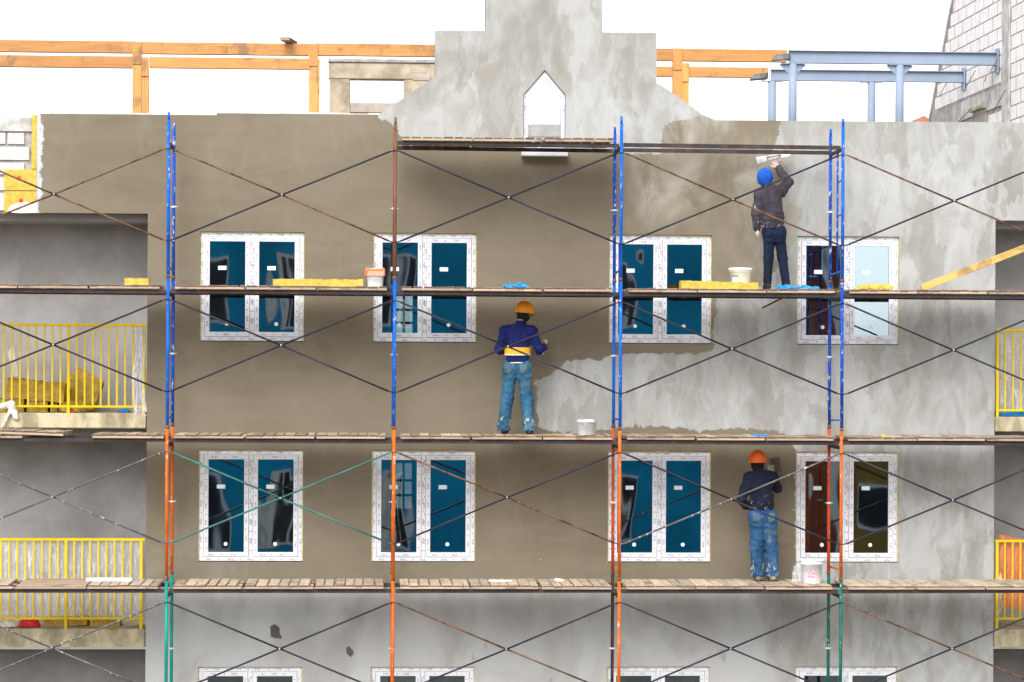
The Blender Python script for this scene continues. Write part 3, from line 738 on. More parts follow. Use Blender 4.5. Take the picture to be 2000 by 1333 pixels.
def person(loc, label, spec):
    root = tag(empty('person', loc), label, 'person', 'plasterers on the scaffold')
    s = spec; K = s['knee']; A = s['ankle']; Hp = s['hip']; Sh = s['sh']; El = s['el']; Wr = s['wr']; T = s['torso']
    hf, hq = head_fns(s['head'], s.get('yaw', 0), s.get('pitch', 0))
    nb = Vector(T[1]); nb.z = (Sh[0][2]+Sh[1][2])/2+.02
    core = union([hf, cap(nb, hq(0,-.02,-.05), .062, .056)] + [cap(T[0], T[1], .10, .12, .75)] + [cap(Sh[i], El[i], .045, .038) for i in (0,1)] + [cap(El[i], Wr[i], .038, .028) for i in (0,1)]
                 + [cap(Hp[i], K[i], .075, .05) for i in (0,1)] + [cap(K[i], A[i], .048, .035) for i in (0,1)] + [cap(Hp[0], Hp[1], .10, .10, .8)], .02)
    allp = np.array([*Sh, *El, *Wr, *K, *A, *Hp, tuple(hq(0,0,0))]); lo = allp.min(0)-.17; hi = allp.max(0)+.17; lo[2] = max(lo[2], .03)
    ob('body', sdf_mesh('body', core, lo, hi, .014, M['skin'], [hand_fn(*h) for h in s['hands']], M[s.get('hand_mat', 'skin')]), root)
    # trousers
    r = s['legr']
    tr = union([cap((Hp[0][0],Hp[0][1],Hp[0][2]), (Hp[1][0],Hp[1][1],Hp[1][2]), r[0], r[0], .86), cap((Hp[0][0]*.8+T[0][0]*.2,0,s['waist']-.05), (Hp[1][0]*.8+T[0][0]*.2,0,s['waist']-.05), r[0]*.9, r[0]*.9, .8),
                cap((Hp[0][0]*.9,-.03,Hp[0][2]-.02),(Hp[0][0],-.025,Hp[0][2]-.10),r[0]*.80,r[1]*.8), cap((Hp[1][0]*.9,-.03,Hp[1][2]-.02),(Hp[1][0],-.025,Hp[1][2]-.10),r[0]*.80,r[1]*.8)]
               + [cap(Hp[i], K[i], r[1], r[2]) for i in (0,1)] + [cap(K[i], A[i], r[2], r[3]) for i in (0,1)], .03)
    jw = s.get('jw', .012); kz = (K[0][2]+K[1][2])/2
    def trw(X, Y, Z):
        env = .25+.9*np.exp(-((Z-kz)/.10)**2)+1.2*np.exp(-((Z-.13)/.10)**2)+.9*np.exp(-((Z-Hp[0][2]+.10)/.06)**2)
        sg = np.where(X > (Hp[0][0]+Hp[1][0])/2, 1, -1)
        rd = 1-np.abs(np.sin(Z*34+X*sg*16+1.5*np.sin(X*19+Y*23+Z*7)))
        rd2 = 1-np.abs(np.sin(Z*21-X*sg*25+1.2*np.sin(Y*19+Z*11)))
        return tr(X,Y,Z)-jw*env*(rd**2*.9+rd2**2*.7)+jw*.4
    trc = lambda X,Y,Z: np.maximum(np.maximum(trw(X,Y,Z), s['hem']-Z), Z-s['waist'])
    lo2 = np.array([min(A[0][0],K[0][0],Hp[0][0])-.24, -.27, s['hem']-.02]); hi2 = np.array([max(A[1][0],K[1][0],Hp[1][0])+.24, .28, s['waist']+.03])
    tro = ob('trousers', sdf_mesh('trousers', trc, lo2, hi2, .011, M[s['trouser_mat']]), root)
    for i in (0,1):                                                    # back pockets
        px_ = Hp[i][0]+(.018 if i else -.018); pzc = Hp[i][2]-.005
        pk = lambda X,Y,Z: np.maximum(np.maximum(trw(X,Y,Z)-.006, -(trw(X,Y,Z)+.008)), np.maximum(np.maximum(np.abs(X-px_)-.052+.25*np.maximum(0, pzc-.03-Z), np.abs(Z-pzc)-.062), Y+.02))
        ob('back_pocket', sdf_mesh('back_pocket', pk, (px_-.08,-.25,pzc-.09), (px_+.08,.02,pzc+.09), .008, M[s.get('pocket_mat', s['trouser_mat'])]), tro)
    if s.get('cuffs'):
        cf = union([cap((A[i][0],A[i][1],A[i][2]-.1), A[i], r[3]+.008, r[3]+.008) for i in (0,1)], .005)
        ob('cuff', sdf_mesh('cuff', ring(cf, s['hem']-.005, s['hem']+.04, .0), lo2-np.array([0,0,.03]), np.array([hi2[0],hi2[1],.2]), .009, M[s['trouser_mat']]), tro)
    for i in (0,1):
        sf = floor_cut(shoe(A[i][0], A[i][1]+.02, 0), .002)
        ob('boot', sdf_mesh('boot', sf, (A[i][0]-.08, A[i][1]-.14, 0), (A[i][0]+.08, A[i][1]+.26, .19), .011, M[s['boot_mat']]), root)
    # jacket
    jr = s['jr']; fl = .74
    low = Vector(T[0]); low.z = s['jhem']+.03
    tors = union([cap(T[0], T[1], jr[0], jr[1], fl), cap(low, T[0], jr[2], jr[0], fl), cap(Sh[0], Sh[1], .074, .074, .95), cap(nb+Vector((0,-.01,.03)), Sh[0], .055, .072), cap(nb+Vector((0,-.01,.03)), Sh[1], .055, .072), cap(T[1], nb, jr[1]*.85, .075, .85)], .05)
    arms = union([cap(Sh[i], El[i], .073, .064) for i in (0,1)] + [cap(El[i], Wr[i], .064, .050) for i in (0,1)], .03)
    both = lambda X,Y,Z: smin(tors(X,Y,Z), arms(X,Y,Z), .035)
    jk = wrinkle(both, s.get('cw', .011), 13, 17, 27, .4)
    if s.get('quilt'):
        j0 = jk
        def jk(X,Y,Z):
            d = j0(X,Y,Z); zq = Z + .02*np.sin(X*9)
            hz = np.abs(np.sin(zq*math.pi/.062)); vx = np.abs(np.sin((X+.12*(Z-1.2))*math.pi/.058))
            up = np.clip((Z-1.08)/.04, 0, 1)
            return d - .011*(hz*(1-up)+vx*up) + .006
    cutend = []
    for i in (0,1):
        d = (Vector(Wr[i])-Vector(El[i])).normalized(); cutend.append((np.array(Wr[i]), np.array(d)))
    jtop = s['collar']
    def jc(X,Y,Z):
        d = jk(X,Y,Z); d = np.maximum(d, s['jhem']-Z)
        for (wp_, dd) in cutend:
            pl = (X-wp_[0])*dd[0]+(Y-wp_[1])*dd[1]+(Z-wp_[2])*dd[2]
            near = (X-wp_[0])**2+(Y-wp_[1])**2+(Z-wp_[2])**2 < .14**2
            d = np.where(near, np.maximum(d, pl), d)
        return d
    pj = np.array([*Sh, *El, *Wr, T[0], T[1]]); lo3 = pj.min(0)-.2; hi3 = pj.max(0)+.2; lo3[2] = s['jhem']-.03
    jac = ob('jacket', sdf_mesh('jacket', jc, lo3, hi3, .011, M[s['jacket_mat']]), root)
    col = cap(nb, hq(0,-.02,-.06), .074, .068)
    ob('collar', sdf_mesh('collar', lambda X,Y,Z: np.maximum(col(X,Y,Z), Z-jtop), np.array(nb)-.12, np.array([nb.x+.16, nb.y+.14, jtop+.03]), .011, M[s.get('collar_mat', s['jacket_mat'])]), jac)
    if s.get('sleeve_mat'):
        sl = union([cap(Vector(Sh[0])*.45+Vector(El[0])*.55, El[0], .074, .066), cap(El[0], Wr[0], .064, .052)], .03)
        ob('sleeve', sdf_mesh('sleeve', wrinkle(sl, .004, 20, 20, 40), np.minimum(Wr[0], El[0])-np.array([.12,.12,.04]), np.maximum(Sh[0], El[0])+np.array([.12,.12,0]), .011, M[s['sleeve_mat']]), jac)
    if s.get('belt'):
        ob('belt', sdf_mesh('belt', ring(tors, *s['belt'], .014), lo3, hi3, .012, M['belt']), root)
        bz = s['belt']
        st = ring(tors, bz[0]-.002, bz[0]+.024, .018); ob('belt_trim', sdf_mesh('belt_trim', st, lo3, np.array([hi3[0],hi3[1],bz[1]+.03]), .012, M['white']), root)
        sh = lambda X,Y,Z: np.maximum(cap(low, T[0], jr[2]-.006, jr[0], fl)(X,Y,Z), np.abs(Z-(s['jhem']-.008))-.012)
        ob('shirt_hem', sdf_mesh('shirt_hem', sh, lo3-np.array([0,0,.05]), np.array([hi3[0],hi3[1],s['jhem']+.06]), .011, M['white']), root)
    if s.get('waistband'):
        sh = lambda X,Y,Z: np.maximum(cap(low-Vector((0,0,.1)), T[0], jr[2]*.93, jr[0], fl)(X,Y,Z), np.abs(Z-(s['jhem']-.03))-.035)
        ob('waistband', sdf_mesh('waistband', sh, lo3-np.array([0,0,.1]), np.array([hi3[0],hi3[1],s['jhem']+.06]), .011, M['bluebelt']), root)
    # headwear
    c0 = hq(0,0,.035)
    if s['hat'] == 'beanie':
        bf = union([cap(hq(0,-.012,.035), hq(0,.0,.055), .110, .102), cap(hq(0,-.03,-.02), hq(0,-.02,.02), .094, .10)], .03)
        n0 = (hq(0,.35,.02)-hq(0,0,.02)).normalized(); cc = hq(0,.055,.01); up = (hq(0,0,1)-hq(0,0,0)).normalized()
        cl = hq(0,0,-.065)
        bfun = lambda X,Y,Z: np.maximum(bf(X,Y,Z)+.0025*np.sin(X*90), np.maximum(-((X-cl.x)*up.x+(Y-cl.y)*up.y+(Z-cl.z)*up.z), np.minimum((X-cc.x)*n0.x+(Y-cc.y)*n0.y+(Z-cc.z)*n0.z, -((X-cc.x)*up.x+(Y-cc.y)*up.y+(Z-cc.z)*up.z)+.03)))
        ob('knit_hat', sdf_mesh('knit_hat', bfun, np.array(c0)-.2, np.array(c0)+.2, .010, M['beanie']), root)
    else:
        kf = cap(hq(0,-.015,-.02), hq(0,-.008,.05), .092, .099); n1 = (hq(0,1,0)-hq(0,0,0)).normalized(); cc = hq(0,.05,0)
        ob('knit_cap', sdf_mesh('knit_cap', lambda X,Y,Z: np.maximum(kf(X,Y,Z), (X-cc.x)*n1.x+(Y-cc.y)*n1.y+(Z-cc.z)*n1.z), np.array(c0)-.2, np.array(c0)+.2, .010, M['blackknit']), root)
        he = Matrix.Translation(hq(0,-.005,.045)) @ (Matrix.Rotation(s.get('yaw',0), 4, 'Z') @ Matrix.Rotation(s.get('pitch',0)+s.get('htilt',0), 4, 'X'))
        mb = MB(); prof = [(.126,-.035),(.131,-.030),(.127,-.022),(.126,.0)]
        for k in range(1, 11):
            t = k/10*math.pi/2; prof.append((.128*math.cos(t)**.82 if k < 10 else .0, .012+.122*math.sin(t)))
        mb.lathe(prof, 32)
        for i, v in enumerate(mb.v):                                   # longer front to back, peak at the front, centre ridge
            x, y, z = v; y *= 1.14
            if y > .09 and z < -.005: y += .045*max(0, 1-abs(x)/.12)
            if abs(x) < .03 and z > .04: z += .010
            mb.v[i] = tuple(he @ Vector((x, y, z)))
        hm = ob('helmet', mb.mesh('helmet', M[s['helmet_mat']], True), root)
        sm = hm.modifiers.new('thickness', 'SOLIDIFY'); sm.thickness = .004
    return root

pA = P(1007, 851, -.62); zC = 8.892
person((pA.x, -.62, zC), 'worker in navy jacket, yellow back belt and orange helmet on third platform', dict(
    knee=[(-.125,.03,.47),(.150,.03,.47)], ankle=[(-.165,0,.09),(.185,0,.09)], hip=[(-.075,0,.90),(.105,0,.90)], sh=[(-.150,-.01,1.405),(.215,-.01,1.405)],
    el=[(-.235,.02,1.16),(.315,.05,1.155)], wr=[(-.10,.26,1.10),(.355,.27,1.20)], torso=[(.02,0,1.12),(.03,-.01,1.33)], head=(.105,.05,1.635), yaw=-.45, pitch=-.25,
    hands=[((-.10,.26,1.10),(.6,.8,.1),(.6,-.4,0),(0,.1,1),.7),((.355,.27,1.20),(-.1,.8,.5),(-.9,0,.2),(0,-.5,.8),.9)],
    legr=(.118,.100,.086,.082), waist=1.02, hem=.045, pocket_mat='pocket', cuffs=True, trouser_mat='jeans', boot_mat='boots', jr=(.150,.160,.158), jhem=.985, collar=1.555, jacket_mat='navy',
    belt=(1.075,1.185), hat='helmet', helmet_mat='helmet', htilt=.12)).rotation_euler.z = -.22
pB = P(1512, 563, -.62); zB = 10.882
person((pB.x, -.62, zB), 'worker in blue knit hat and quilted dark jacket reaching up beside top platform', dict(
    knee=[(-.075,.03,.44),(.115,.03,.46)], ankle=[(-.095,0,.09),(.165,0,.09)], hip=[(-.075,0,.80),(.065,0,.80)], sh=[(-.205,-.02,1.305),(.085,-.01,1.365)],
    el=[(-.255,-.01,1.06),(.215,.15,1.50)], wr=[(-.240,.03,.85),(.095,.36,1.715)], torso=[(-.02,0,1.0),(-.05,-.01,1.22)], head=(-.135,.02,1.535), yaw=.0, pitch=.38,
    hands=[((-.240,.03,.85),(0.05,.15,-1),(.8,.3,0),(0,1,.1),.8),((.095,.36,1.715),(-.55,.15,.85),(0,1,.3),(.8,0,.6),.8,1.1)], hand_mat='pinkglove',
    legr=(.104,.086,.068,.056), jw=.005, waist=.90, hem=.085, trouser_mat='navytrousers', boot_mat='boots', jr=(.142,.150,.150), jhem=.855, collar=1.455, jacket_mat='puffer', sleeve_mat='puffersleeve', quilt=True,
    cw=.003, hat='beanie'))
pC = P(1492, 1143, -.62); zD = 6.882
person((pC.x, -.62, zD), 'worker in dark splashed jacket, blue jeans and red-orange helmet on lowest platform', dict(
    knee=[(-.095,.03,.46),(.105,.03,.46)], ankle=[(-.085,0,.09),(.115,0,.09)], hip=[(-.105,0,.885),(.065,0,.885)], sh=[(-.215,-.01,1.42),(.100,-.01,1.43)],
    el=[(-.325,-.04,1.13),(.200,.15,1.27)], wr=[(-.215,.15,.985),(.150,.36,1.435)], torso=[(-.035,0,1.10),(-.05,-.01,1.33)], head=(-.09,.05,1.615), yaw=-.1, pitch=.05,
    hands=[((-.215,.15,.985),(.7,.6,-.2),(.5,-.6,0),(0,.2,1),.7),((.150,.36,1.435),(-.05,.3,1),(0,1,0),(1,0,.1),.6,1.25)], hand_mat='grubbyglove',
    legr=(.122,.108,.094,.093), waist=.985, hem=.06, jw=.014, pocket_mat='pocket', trouser_mat='jeans2', boot_mat='sandyboots', jr=(.156,.160,.165), jhem=.975, collar=1.58, jacket_mat='darkjacket', collar_mat='blackknit',
    waistband=True, hat='helmet', helmet_mat='helmet2', htilt=-.08))
# tools held
def tool(name, c, w, hgt, tilt, mat, label, handle=True, yaw=0, lean=0, taper=1.0, hmat='timber'):
    root = tag(empty(name, c, (lean, tilt, yaw)), label, 'trowel')
    ob('blade', MB().prism([(-w/2,-hgt/2),(w/2,-hgt/2*taper),(w/2,hgt/2*taper),(-w/2,hgt/2)], -.006, .006).mesh('blade', mat, False, .002), root)
    if handle:
        ob('handle', MB().tube((-w*.22,-.06,0),(w*.22,-.06,0), .014, 10).tube((-w*.18,-.06,0),(-w*.18,-.006,0), .008, 8).tube((w*.18,-.06,0),(w*.18,-.006,0), .008, 8).mesh('handle', M[hmat], True), root)
    return root
tb = P(1512, 308, -.19); tool('plastering_trowel', (tb.x-.01, -.19, tb.z), .48, .105, math.radians(-11), M['trowelsteel'], 'long pale smoothing blade held up against the wall by the worker in blue hat', taper=.45, lean=-.25, hmat='trowelsteel')
tcx = P(1519, 923, -.16); tool('plastering_float', (tcx.x, -.16, tcx.z), .42, .125, math.radians(78), M['trowelwood'], 'plaster crusted float in the glove of the red helmet worker', hmat='trowelwood')
ta = P(1063, 678, -.33); tool('hand_trowel', (ta.x, -.33, ta.z), .22, .06, math.radians(-62), M['trowelsteel'], 'small steel trowel held by the worker with the yellow belt', yaw=.9, hmat='trowelwood')

# ------------------------------------------------------------------ scaffold
PX_ = [-5.68, -2.66, .36, 3.40, 6.405, 9.42]            # post lines
YF, YR = -1.35, -.35
LV = [11.0, 8.99, 6.965, 4.95]                           # foot of the frames, top level first
frame_cache = {}
def frame_meshes(mf, mr, h):
    k = (mf, mr, round(h, 2))
    if k in frame_cache: return frame_cache[k]
    post = MB().tube((0,0,0),(0,0,h-.002), .0225, 12); post.tube((0,0,h-.002),(0,0,h+.10), .017, 10)
    d = dict(front=post.mesh('post', M[mf], True), rear=post.mesh('post', M[mr], True),
             rung=MB().tube((0,.022,0),(0,.978,-.03), .0135, 8).mesh('rung', M[mf], True),
             beam=MB().box(-.02,.02,.018,.982,-.022,.022).mesh('transom', M['ledger'], False, .003),
             clip=MB().lathe([(.024,-.012),(.030,-.012),(.030,.012),(.024,.012)], 12).tube((-.055,0,0),(.055,0,0), .005, 6).mesh('clip', M['rag'], False),
             collar=MB().lathe([(.0235,-.02),(.027,-.02),(.027,.02),(.0235,.02)], 12).mesh('collar', M['rust'], True))
    frame_cache[k] = d; return d
cols = [['blue','blue','orange','teal'], ['blue','blue','orange','teal'], ['rust','blue','orange','orange'], ['blue','blue','orange','orange'], ['blue','blue2','orange','green'], ['blue','blue','orange','green']]
rear = {(1,0):'blue2',(1,1):'blue2',(3,0):'blue2',(3,2):'red',(3,3):'darkrust',(4,0):'blue2',(4,2):'red'}
names_col = ['left edge','first','second','third','fourth','right edge']
lvl_word = ['topmost','second from top','third from top','lowest visible']
cword = dict(blue='bright blue', blue2='deep blue', orange='orange', teal='teal green', green='dark green', rust='rusty brown')
for c in range(6):
    for l in range(4):
        if c in (0,5) and l == 0: pass
        h = (LV[l-1]-LV[l]) if l else 2.09
        if c == 2 and l == 0: h = 2.05
        mf = cols[c][l]; mr = rear.get((c,l), mf); d = frame_meshes(mf, mr, h)
        lean = random.uniform(-.002,.002)
        fr = tag(empty('scaffold_frame', (PX_[c], YF, LV[l]), (0, lean, 0)), '%s scaffold frame, %s in the %s post line%s' % (cword[mf], lvl_word[l], names_col[c], '' if c in (0,5) else ' from the left'), 'scaffold frame', 'upright frames of the scaffold')
        ob('post', d['front'], fr); ob('post', d['rear'], fr, (0,1,-.02 if l else -.06))
        ob('rung', d['rung'], fr, (0,0,.13)); ob('transom', d['beam'], fr, (0,0,1.775))
        ob('clip', d['clip'], fr, (0,1,.98)); ob('collar', d['collar'], fr, (0,0,.0)); ob('collar', d['collar'], fr, (0,1,.01))
        if c == 4 and l == 0:
            ob('ladder_stile', MB().tube((0,.42,.06),(0,.42,1.76), .014, 10).mesh('ladder_stile', M['blue2'], True), fr)
            for z in (.45,.90,1.36): ob('rung', MB().tube((0,.02,z),(0,.41,z-.01), .011, 8).mesh('rung', M['blue'], True), fr)
# lower, unseen frames carry the scaffold to the ground as plain posts
for c in range(6):
    st = tag(empty('scaffold_frame', (PX_[c], YF, 0)), 'scaffold frame below the picture in the %s post line' % names_col[c], 'scaffold frame', 'upright frames of the scaffold')
    pm = MB().tube((0,0,.0),(0,0,4.94), .0225, 10).tube((0,0,0),(0,0,.02), .09, 12).mesh('post', M['green'], True)
    ob('post', pm, st); ob('post', pm, st, (0,1,0)); ob('rung', MB().tube((0,.02,2.9),(0,.98,2.9), .015, 8).mesh('rung', M['green'], True), st)
bay_word = ['left edge bay','second bay from left','middle bay','fourth bay from left','right edge bay']
bmat = {(0,0):('bracerust','bracerust'),(1,0):('bracerust','brace'),(3,0):('bracerust','brace'),(4,0):('bracerust','brace'),(0,2):('bracegrey','bracegrey'),(1,2):('bracegreen','bracegreen'),(2,2):('bracerust','brace'),(0,3):('bracegrey','bracegrey'),
        (2,3):('bracerust','brace'),(4,3):('bracerust','brace'),(3,2):('brace','bracegrey')}
for b in range(5):
    x0, x1 = PX_[b], PX_[b+1]; L = x1-x0; xm = L/2
    for l in range(4):
        z1, z0 = LV[l]+1.685, LV[l]+.49
        r1, r2 = bmat.get((b,l), ('brace','brace'))
        br = tag(empty('cross_brace', (x0, YF-.035, z0)), 'crossed diagonal brace of %s, %s level of the scaffold' % (bay_word[b], lvl_word[l]), 'brace', 'cross braces of the scaffold')
        sag = random.uniform(-.012,.012); dzz = z1-z0
        def bar(za, zb, y, mt):
            mb = MB(); a = Vector((.075,y,za)); c = Vector((L-.075,y,zb)); mid = (a+c)/2+Vector((0,0,sag)); mb.tube(a, mid, .0125, 8); mb.tube(mid, c, .0125, 8)
            mb.tube((.0,.02,za+(.02 if za > zb else -.02)), a, .009, 6); mb.tube(c, (L,.02,zb+(.02 if zb > za else -.02)), .009, 6)
            return mb.mesh('brace_bar', M[mt], True)
        ob('brace_bar', bar(dzz, 0, .0, r1), br); ob('brace_bar', bar(0, dzz, -.027, r2), br)
        ob('pivot', MB().tube((xm,-.045,dzz/2+sag),(xm,.017,dzz/2+sag), .014, 8).mesh('pivot', M['wire'], True), br)
# ledgers and deck panels
plat_word = ['top platform','second platform from top','third platform from top','lowest platform']
DZ = [12.89, 10.88, 8.89, 6.88]                     # top of boards
BT, BE = .024, .028                                     # board and bearer thickness
led = {}
for l in range(4):
    for b in range(5):
        if l == 0 and b not in (2,3): continue
        L = PX_[b+1]-PX_[b]-.06
        key = round(L, 2)
        if key not in led: led[key] = MB().box(0, L, -.02, .02, -.048, 0).box(0, L, -.02, .045, .0005, .004).mesh('ledger', M['ledger'], False, .002)
        tilt = random.uniform(-.003,.003)
        for yy, nm in ((YF+.035, 'front'), (YR-.03, 'rear')):
            tag(ob('ledger', led[key], None, (PX_[b]+.03, yy, DZ[l]-BT-BE-.006), (0, tilt if l else .004, 0)), '%s dark steel ledger under the %s, %s' % (nm, plat_word[l], bay_word[b]), 'ledger', 'steel ledgers under the decks')
def deck_panel(x0, x1, l, label, style, rotz=0, rise=0, tip=0, rnd=None):
    L = x1-x0; y0 = YF-.03; D = 1.06
    root = tag(empty('deck_panel', (x0, y0, DZ[l]-BT-BE+rise), (random.uniform(-.004,.004), tip, rotz)), label, 'deck panel', 'slatted deck panels of the platforms')
    wm = M['wood_d'] if style in ('pale', 'tight') else M['wood_c']
    for k, yy in enumerate((.0, .48, .96)):
        ob('bearer', MB().box(0, L, yy, yy+.09, 0, BE).mesh('bearer', M['wood_e'], False, .003), root)
    if style == 'long':
        for k in range(6): ob('board', MB().box(0, L, .176*k+.004, .176*k+.169, BE+.001, BE+BT).mesh('board', M['wood_e'], False, .003), root)
        return root
    x = .0
    while x < L-.05:
        bw = min(random.choice((.105,.115,.13,.135)), L-x); gap_ = random.choice((.012,.018,.022,.03)) if style != 'tight' else .008
        if L-x-bw < .05: bw = L-x
        tk = BT*random.uniform(.8,1.15); ov = random.uniform(-.012,.022)
        cu = random.uniform(-.014,.014)
        o = ob('board', MB().box(-bw/2, bw/2, ov, D+random.uniform(-.03,.03), 0, tk).mesh('board', wm if random.random() < .8 else M['wood_d'], False, .003), root, (x+bw/2, 0, BE+.001), (0, random.uniform(-.012,.012), cu))
        x += bw+gap_
    return root
third = ['left','middle','right']
for l in range(4):
    for b in range(5):
        if l == 0 and b != 2: continue
        xa, xb = PX_[b]+.09, PX_[b+1]-.09
        if l == 2 and b == 0:
            q = [P(x, 850, YF).x for x in (-100, 44, 46, 124, 181, 320)]
            deck_panel(q[0], q[1], l, 'low tilted deck panel at the left edge of the third platform from top', 'dark', rise=-.005)
            deck_panel(q[2]-.4, q[3], l, 'loose overlapping deck panel on the third platform, left of the bare ledger gap', 'dark', rise=.055, tip=.03)
            deck_panel(q[4], q[5], l, 'deck panel on the third platform between the bare ledger gap and first post line', 'dark'); continue
        n = 3; wd = (xb-xa)/n
        for i in range(n):
            st = ('pale' if l == 3 and b < 3 else 'tight' if l == 3 else 'dark')
            if l == 3 and b == 0 and i == 1: st = 'long'
            deck_panel(xa+i*wd+random.uniform(.0,.01), xa+(i+1)*wd-random.uniform(.008,.03 if l != 3 else .05), l, '%s slatted timber deck panel of three in %s, %s' % (third[i], bay_word[b], plat_word[l]), st if st != 'tight' else 'tight', rotz=random.uniform(-.006,.006), rise=random.uniform(0,.005))

# ------------------------------------------------------------------ things on the decks
def lump(name, px0, px1, py_top, Y, zb, dep, mat, label, cat, seed=0, rough_=.012, h=.012, flat=False):
    x0, x1 = P(px0, 600, Y).x, P(px1, 600, Y).x; zt = P((px0+px1)/2, py_top, Y).z; cx = (x0+x1)/2; hx = (x1-x0)/2; hz = max(.012, zt-zb)
    rr = random.Random(seed); ph = [rr.uniform(0,6) for _ in range(6)]
    def f(X,Y_,Z):
        s = np.sqrt((X/hx)**2+(Y_/(dep/2))**2+(np.maximum(Z,0)/hz)**2)-1
        return np.maximum(s*min(hx,hz,dep/2)+rough_*min(1,hz/.07)*(np.sin(X*31+ph[0]+2*np.sin(Y_*17))*np.sin(Y_*27+ph[1])+.7*np.sin(Z*60+X*45+ph[2])), -Z+.001)
    return tag(ob(name, sdf_mesh(name, f, (-hx*1.15,-dep*.6,-.01), (hx*1.15,dep*.6,hz*1.3+.02), h, mat), None, (cx, Y, zb)), label, cat)
def slab_thing(name, px0, px1, py0, py1, Y, dep, mat, label, cat='insulation board', rot=0, seed=0, amp=.006):
    a, b = P(px0, py0, Y), P(px1, py1, Y); L, H = b.x-a.x, a.z-b.z
    rr = random.Random(seed); bm = bmesh.new()
    bmesh.ops.create_grid(bm, x_segments=24, y_segments=4, size=.5)
    me = None; bm.free()
    mb = MB(); n = 26; rings = []
    for i in range(n+1):
        x = L*i/n; j = lambda: rr.uniform(-amp, amp)
        e_ = .0 if 0 < i < n else (amp if i == 0 else -amp)
        o = len(mb.v); mb.v += [(x+e_+j()*.5, 0+j()*.5, 0), (x+e_+j()*.5, dep, 0), (x+e_+j()*.5, dep, H+j()), (x+e_+j()*.5, 0+j()*.5, H+j())]; rings.append(o)
    for a_, b_ in zip(rings[:-1], rings[1:]):
        for k in range(4): mb.f.append((a_+k, a_+(k+1)%4, b_+(k+1)%4, b_+k))
    mb.f.append(tuple(rings[0]+k for k in range(4))); mb.f.append(tuple(rings[-1]+k for k in range(4)))
    return tag(ob(name, mb.mesh(name, mat), None, (a.x, Y, b.z), (0, rot, 0)), label, cat)
def on(z): return z+.004
o = slab_thing('insulation_board', 532, 710, 541, 556, -1.15, .3, M['wool'], 'long yellow mineral wool board lying beside the orange striped bucket'); o.location.z = on(DZ[1])
o = slab_thing('insulation_board', 242, 291, 540, 554, -1.1, .25, M['wool'], 'short yellow mineral wool block on second platform left of first post line', seed=2); o.location.z = on(DZ[1])
o = slab_thing('insulation_board', 1330, 1482, 548, 564, -1.22, .28, M['wool'], 'yellow mineral wool board in front of the white bucket near the blue hat worker', rot=.02, seed=3); o.location.z = on(DZ[1])+.004
def bucket(px, py0, py1, Y, zb, rad, mat, label, lid=None, handle=True, square=False, rot=0):
    H = P(px, py0, Y).z-P(px, py1, Y).z; x = P(px, py1, Y).x
    root = tag(empty('bucket', (x, Y, zb), (0,0,rot)), label, 'bucket'); r1 = rad*.86
    mb = MB().lathe([(0,.002),(r1-.004,.0),(r1,.004),(rad*.97,H*.84),(rad*1.05,H*.85),(rad*1.05,H*.88),(rad,H*.89),(rad*1.01,H*.985),(rad*1.05,H),(rad*.97,H),(rad*.93,H*.9),(r1*.95,.02),(0,.015)], 32)
    if square:
        for i, v in enumerate(mb.v):
            t = math.atan2(v[1], v[0]); q = (abs(math.cos(t))**5+abs(math.sin(t))**5)**(-.2); mb.v[i] = (v[0]*q*.95, v[1]*q*.95, v[2])
    bo = ob('tub', mb.mesh('tub', M[mat], True), root)
    if lid: ob('lid', MB().lathe([(0,H+.012),(rad*.9,H+.014),(rad*1.04,H+.012),(rad*1.09,H+.004),(rad*1.09,H-.03),(rad*1.06,H-.03)], 32).mesh('lid', M[lid], True), root)
    if handle:
        hb = MB(); k = 14; pts = [Vector((rad*1.05*math.cos(t*math.pi/k), -rad*.25*math.sin(t*math.pi/k), H*.9+.07*math.sin(t*math.pi/k))) for t in range(k+1)]
        for a, b in zip(pts[:-1], pts[1:]): hb.tube(a, b, .0035, 6)
        ob('handle', hb.mesh('handle', M['wire'], True), root)
    return root, H
def shell(root, rad, za, zb, t0, t1, mat, name, segs=10, slant=0, k=1.006, H=1):
    mb = MB()
    for i in range(segs+1):
        t = t0+(t1-t0)*i/segs
        for z in (za, zb):
            r_ = rad*(.86+.11*min(1, z/(H*.84)))*k; s = slant*(z-za)
            mb.v.append((r_*math.cos(t+s), r_*math.sin(t+s), z))
    for i in range(segs): mb.f.append((2*i, 2*i+2, 2*i+3, 2*i+1))
    return ob(name, mb.mesh(name, mat), root)
b1, H1 = bucket(732, 520, 556, -1.05, on(DZ[1]), .128, 'whiteplastic', 'white tub with orange striped rim standing beside the second post line', square=True, rot=.1)
ob('orange_band', MB().box(-.1275,.1275,-.1295,.1275,H1*.55,H1*.985).mesh('orange_band', M['orangeplastic'], False, .012), b1)
sb = MB()
for i in range(8):
    x = -.112+i*.0275; sb.quad((x,-.1315,H1*.58),(x+.011,-.1315,H1*.58),(x+.028,-.1315,H1*.84),(x+.017,-.1315,H1*.84))
ob('white_stripes', sb.mesh('white_stripes', M['white']), b1)
b2, H2 = bucket(1446, 522, 562, -.95, on(DZ[1]), .152, 'whiteplastic', 'clean white lidded bucket behind the yellow board near the blue hat worker', lid='whiteplastic', handle=False)
shell(b2, .152, H2*.32, H2*.66, math.radians(200), math.radians(250), M['greyprint'], 'label_print', 8, H=H2)
shell(b2, .152, H2*.10, H2*.58, math.radians(212), math.radians(252), M['sticker'], 'label_panel', 8, k=1.012, H=H2)
b3, H3 = bucket(1146, 821, 851, -1.0, on(DZ[2]), .132, 'dirtyplastic', 'small white bucket splashed with dark plaster on the third platform', square=False)
